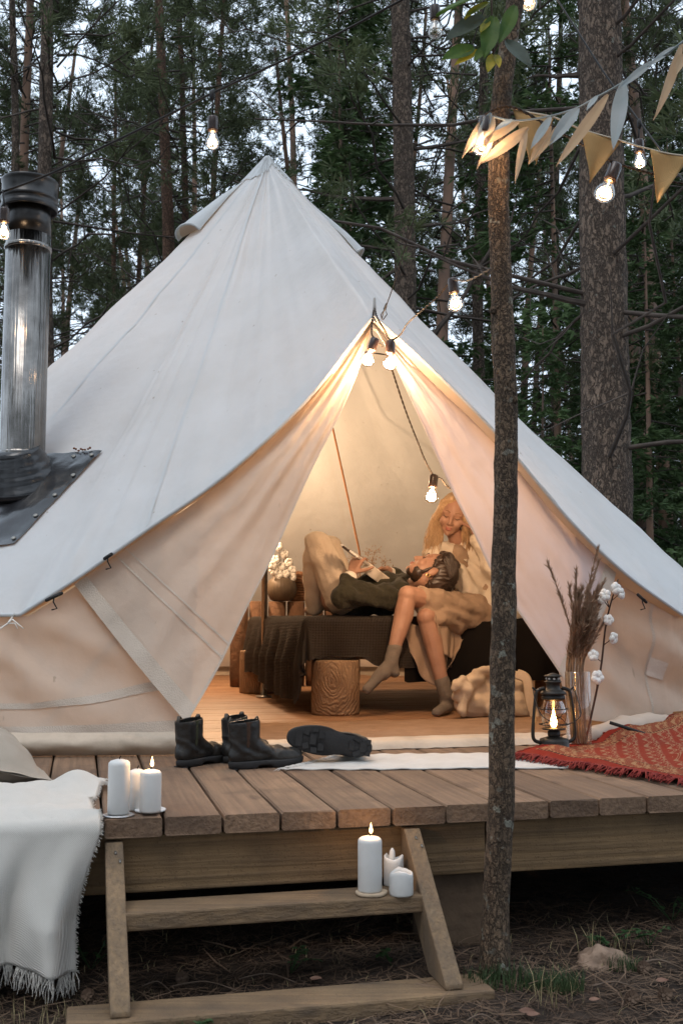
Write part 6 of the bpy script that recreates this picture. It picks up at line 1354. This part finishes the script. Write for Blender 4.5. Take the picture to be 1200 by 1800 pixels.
# ---- man lying on the bed, head in her lap, playing a small guitar
HM = PX(757, 1006, 2.64); mF = headframe(-UU*.46 + Zv*.84 + VV*.22, UU*.88 + Zv*.46)
mp0 = W(.75, 2.9, BH+.02); mo = thing('person', 'bearded man in dark green jacket lying on the bed, head in her lap', 'person', mp0)
pel = PX(590, 1052, 2.92); che = PX(672, 1042, 2.90); mnk = PX(722, 1036, 2.80); msL, msR = PX(700, 1048, 2.70), PX(698, 1030, 3.04); meL = PX(602, 1046, 2.62); mwL = PX(617, 1010, 2.66); meR = PX(706, 1022, 3.10); mwR = PX(680, 1004, 2.98)
mk1, mk2 = PX(558, 956, 2.84), PX(580, 962, 3.08); ma1, ma2 = PX(553, 1066, 3.02), PX(572, 1058, 3.2); mh1, mh2 = PX(600, 1046, 2.83), PX(600, 1046, 3.02)
B = MB(); B.cap(pel, .085, che, .100); B.cap(che, .115, (msL+msR)/2, .085); B.cap(msL, .06, msR, .06); B.cap((msL+msR)/2, .062, mnk, .052); B.cap(mnk, .055, HM - mF[2]*.05 - mF[1]*.015, .056)
for h_, k_, a_ in ((mh1, mk1, ma1), (mh2, mk2, ma2)): B.cap(h_, .065, k_, .055); B.cap(k_, .050, k_.lerp(a_, .35)-UU*.015, .046); B.cap(k_.lerp(a_, .35)-UU*.015, .044, a_, .034); B.cap(a_, .036, a_ + VV*.16 - Zv*.02, .028)
B.cap(msL, .055, meL, .045); B.cap(meL, .043, mwL, .030); B.cap(msR, .055, meR, .045); B.cap(meR, .042, mwR, .030)
hand(B, mwL, PX(630, 978, 2.70) - mwL, UU*.55 + VV*.6 + Zv*.15, -1, .95, 1.05, thumb=.9); hand(B, mwR, PX(655, 1000, 2.90) - mwR, -Zv*.8 - VV*.4, -1, .55, 1.0)
qm = head(B, HM, mF, 1.06, False); me = remesh(B, .0052, 3); part('body', None, m_skin, mo, me=me)
m_brown = mat('brown hair', (.055, .030, .017), (.022, .012, .008), 8, .42, stretch=(3, 25, 25), spec=.5); face_bits(qm, mo, mF, 1.06, mat('man lips', (.33, .13, .10), rough=.5), m_brown)
s, f, up = mF; A = Matrix((s, f, up)).transposed(); B = MB(); B.ball(qm(0, -.028, .040), (.088, .102, .100), 26, 18, A); B.ball(qm(0, -.065, .0), (.078, .066, .088), 20, 14, A); B.cap(qm(0, .045, .105), .024, qm(0, -.03, .128), .03)
for sg in (-1, 1): B.cap(qm(sg*.065, .030, .06), .018, qm(sg*.078, .010, .012), .010)
me = remesh(B, .006, 4, .5, lambda p: .0035*math.sin(nz(p.x*5, p.y*30, p.z*30)*16)); mh_ = part('hair', None, m_brown, mo, me=me)
B = MB(); rr2 = random.Random(5)
for i in range(240):
    x = rr2.uniform(-.088, .088); y0 = rr2.uniform(-.06, .06); e_ = math.sqrt(max(.05, 1-(x/.095)**2)); p0 = qm(x*.8, .055*e_, .085*e_+.02); p1 = qm(x, .0+y0*.4, .135*e_+.012); p2 = qm(x*.98, -.085, .10*e_); p3 = qm(x*.85, -.135*e_, .01 + .03*rr2.random()); B.tube(smooth_path([p0, p1, p2, p3], 12), [.0028*math.sin(PI*(.1+.85*j/12))+.0005 for j in range(13)], 5, flat=.6)
part('hair_locks', B, m_brown, mh_)
B = MB(); B.ball(qm(0, .026, -.060), (.0605, .056, .050), 22, 16, A); B.ball(qm(0, .056, -.088), (.030, .028, .026), 14, 10, A)
for sg in (-1, 1): B.cap(qm(sg*.058, .016, -.05), .010, qm(sg*.071, .010, .005), .006)
me = remesh(B, .005, 3, .5, lambda p: .0025*nz(p.x*160, p.y*160, p.z*160)); part('beard', None, m_brown, mo, me=me)
b = MB(); c = qm(.085, -.016, -.048); b.tube([c + (mF[2]*math.cos(2*PI*i/14) + mF[1]*math.sin(2*PI*i/14))*.009 for i in range(15)], .0022, 5, False); part('earring', b, m_gold, mo)
m_jack = mat('dark green jacket', (.040, .036, .022), (.028, .025, .016), 8, .95, .5, 60, sheen=.1); m_pant = mat('beige trousers', (.72, .59, .46), (.63, .51, .39), 5, .9, extra=ex_weave(150, .3)); m_cuff = mat('white shirt cuff', (.72, .66, .58), rough=.9)
B = MB(); B.cap(PX(612, 1056, 2.90), .115, che - VV*.02, .130); B.cap(che - VV*.02, .128, (msL+msR)/2 - UU*.01, .098); B.cap(msL, .074, msR, .074); B.cap((msL+msR)/2, .075, mnk - UU*.03, .066); B.cap(msL, .072, meL, .064); B.cap(meL, .062, meL.lerp(mwL, .62), .046); B.cap(msR, .068, meR, .058); B.cap(meR, .056, meR.lerp(mwR, .55), .044)
me = remesh(B, .008, 3, .5, folds(.014, 9))
for v_ in me.vertices:
    if v_.co.z < .445+BH+.012: v_.co.z = .445+BH+.012
part('jacket', None, m_jack, mo, me=me)
B = MB()
for h_, k_, a_, r_ in ((mh1, mk1, ma1, 1.08), (mh2, mk2, ma2, 1)): B.cap(h_, .088*r_, k_, .070*r_); B.cap(k_, .066*r_, k_.lerp(a_, .4)-UU*.015, .060*r_); B.cap(k_.lerp(a_, .4)-UU*.015, .058*r_, a_, .050*r_)
B.cap(mh1, .105, mh2, .105); B.cap(mh1, .10, pel + UU*.05, .11); me = remesh(B, .0075, 3, .5, folds(.005, 12))
for v_ in me.vertices:
    if v_.co.z < .445+BH+.010: v_.co.z = .445+BH+.010
part('trousers', None, m_pant, mo, me=me)
B = MB()
for e_, w_, r_ in ((meL, mwL, .042), (meR, mwR, .038)): B.cap(e_.lerp(w_, .60), r_, e_.lerp(w_, .86), r_*.92)
part('shirt_cuff', None, m_cuff, mo, me=remesh(B, .006, 2))
# small guitar
gb, gh = PX(655, 1006, 2.80), PX(611, 973, 2.62); gd = (gb-gh).normalized(); gn = (Zv*.8 - VV*.55); gn = (gn - gd*gn.dot(gd)).normalized(); gs = gd.cross(gn)
gt = thing('small_guitar', 'small pale guitar the lying man is playing', 'guitar', gb); n = 40; out = []
for k in range(n):
    a = 2*PI*k/n; x = .125*math.cos(a); wd = .078 + .018*math.cos(a) - .016*math.exp(-((x+.02)/.035)**2); out.append((x, wd*math.sin(a)))
b = MB(); b.add([gb + gd*(x+.04) + gs*y + gn*z for z in (-.03, .03) for x, y in out], [(k, (k+1) % n, (k+1) % n+n, k+n) for k in range(n)] + [tuple(range(n-1, -1, -1)), tuple(range(n, 2*n))])
m_gw = mat('pale guitar wood', (.68, .60, .50), rough=.4); part('body', b, m_gw, gt, False, bevel=.006)
part('neck', MB().box((gb - gd*.08 + gh + gd*.04)/2 + gn*.02, ((gb-gh).length-.12, .034, .016), (gd, gs, gn)), mat('guitar neck', (.55, .50, .45), rough=.5), gt, False, bevel=.004)
hd_ = part('headstock', MB().box(gh + gn*.014, (.085, .050, .014), (gd, gs, gn)), mat('dark headstock', (.05, .035, .03), rough=.4), gt, False, bevel=.003)
for k in range(3):
    for sg in (-1, 1): part('tuner', MB().cap(gh + gd*(-.028+.026*k) + gs*sg*.026 + gn*.016, .006, gh + gd*(-.028+.026*k) + gs*sg*.042 + gn*.016, .0075, 8), mat('white tuner', (.75, .72, .68), rough=.3), hd_)
for k in range(4): part('string', MB().tube([gh + gd*.03 + gs*(-.010+.0067*k) + gn*.031, gb + gd*.09 + gs*(-.012+.008*k) + gn*.036], .0007, 4), m_soft, gt)
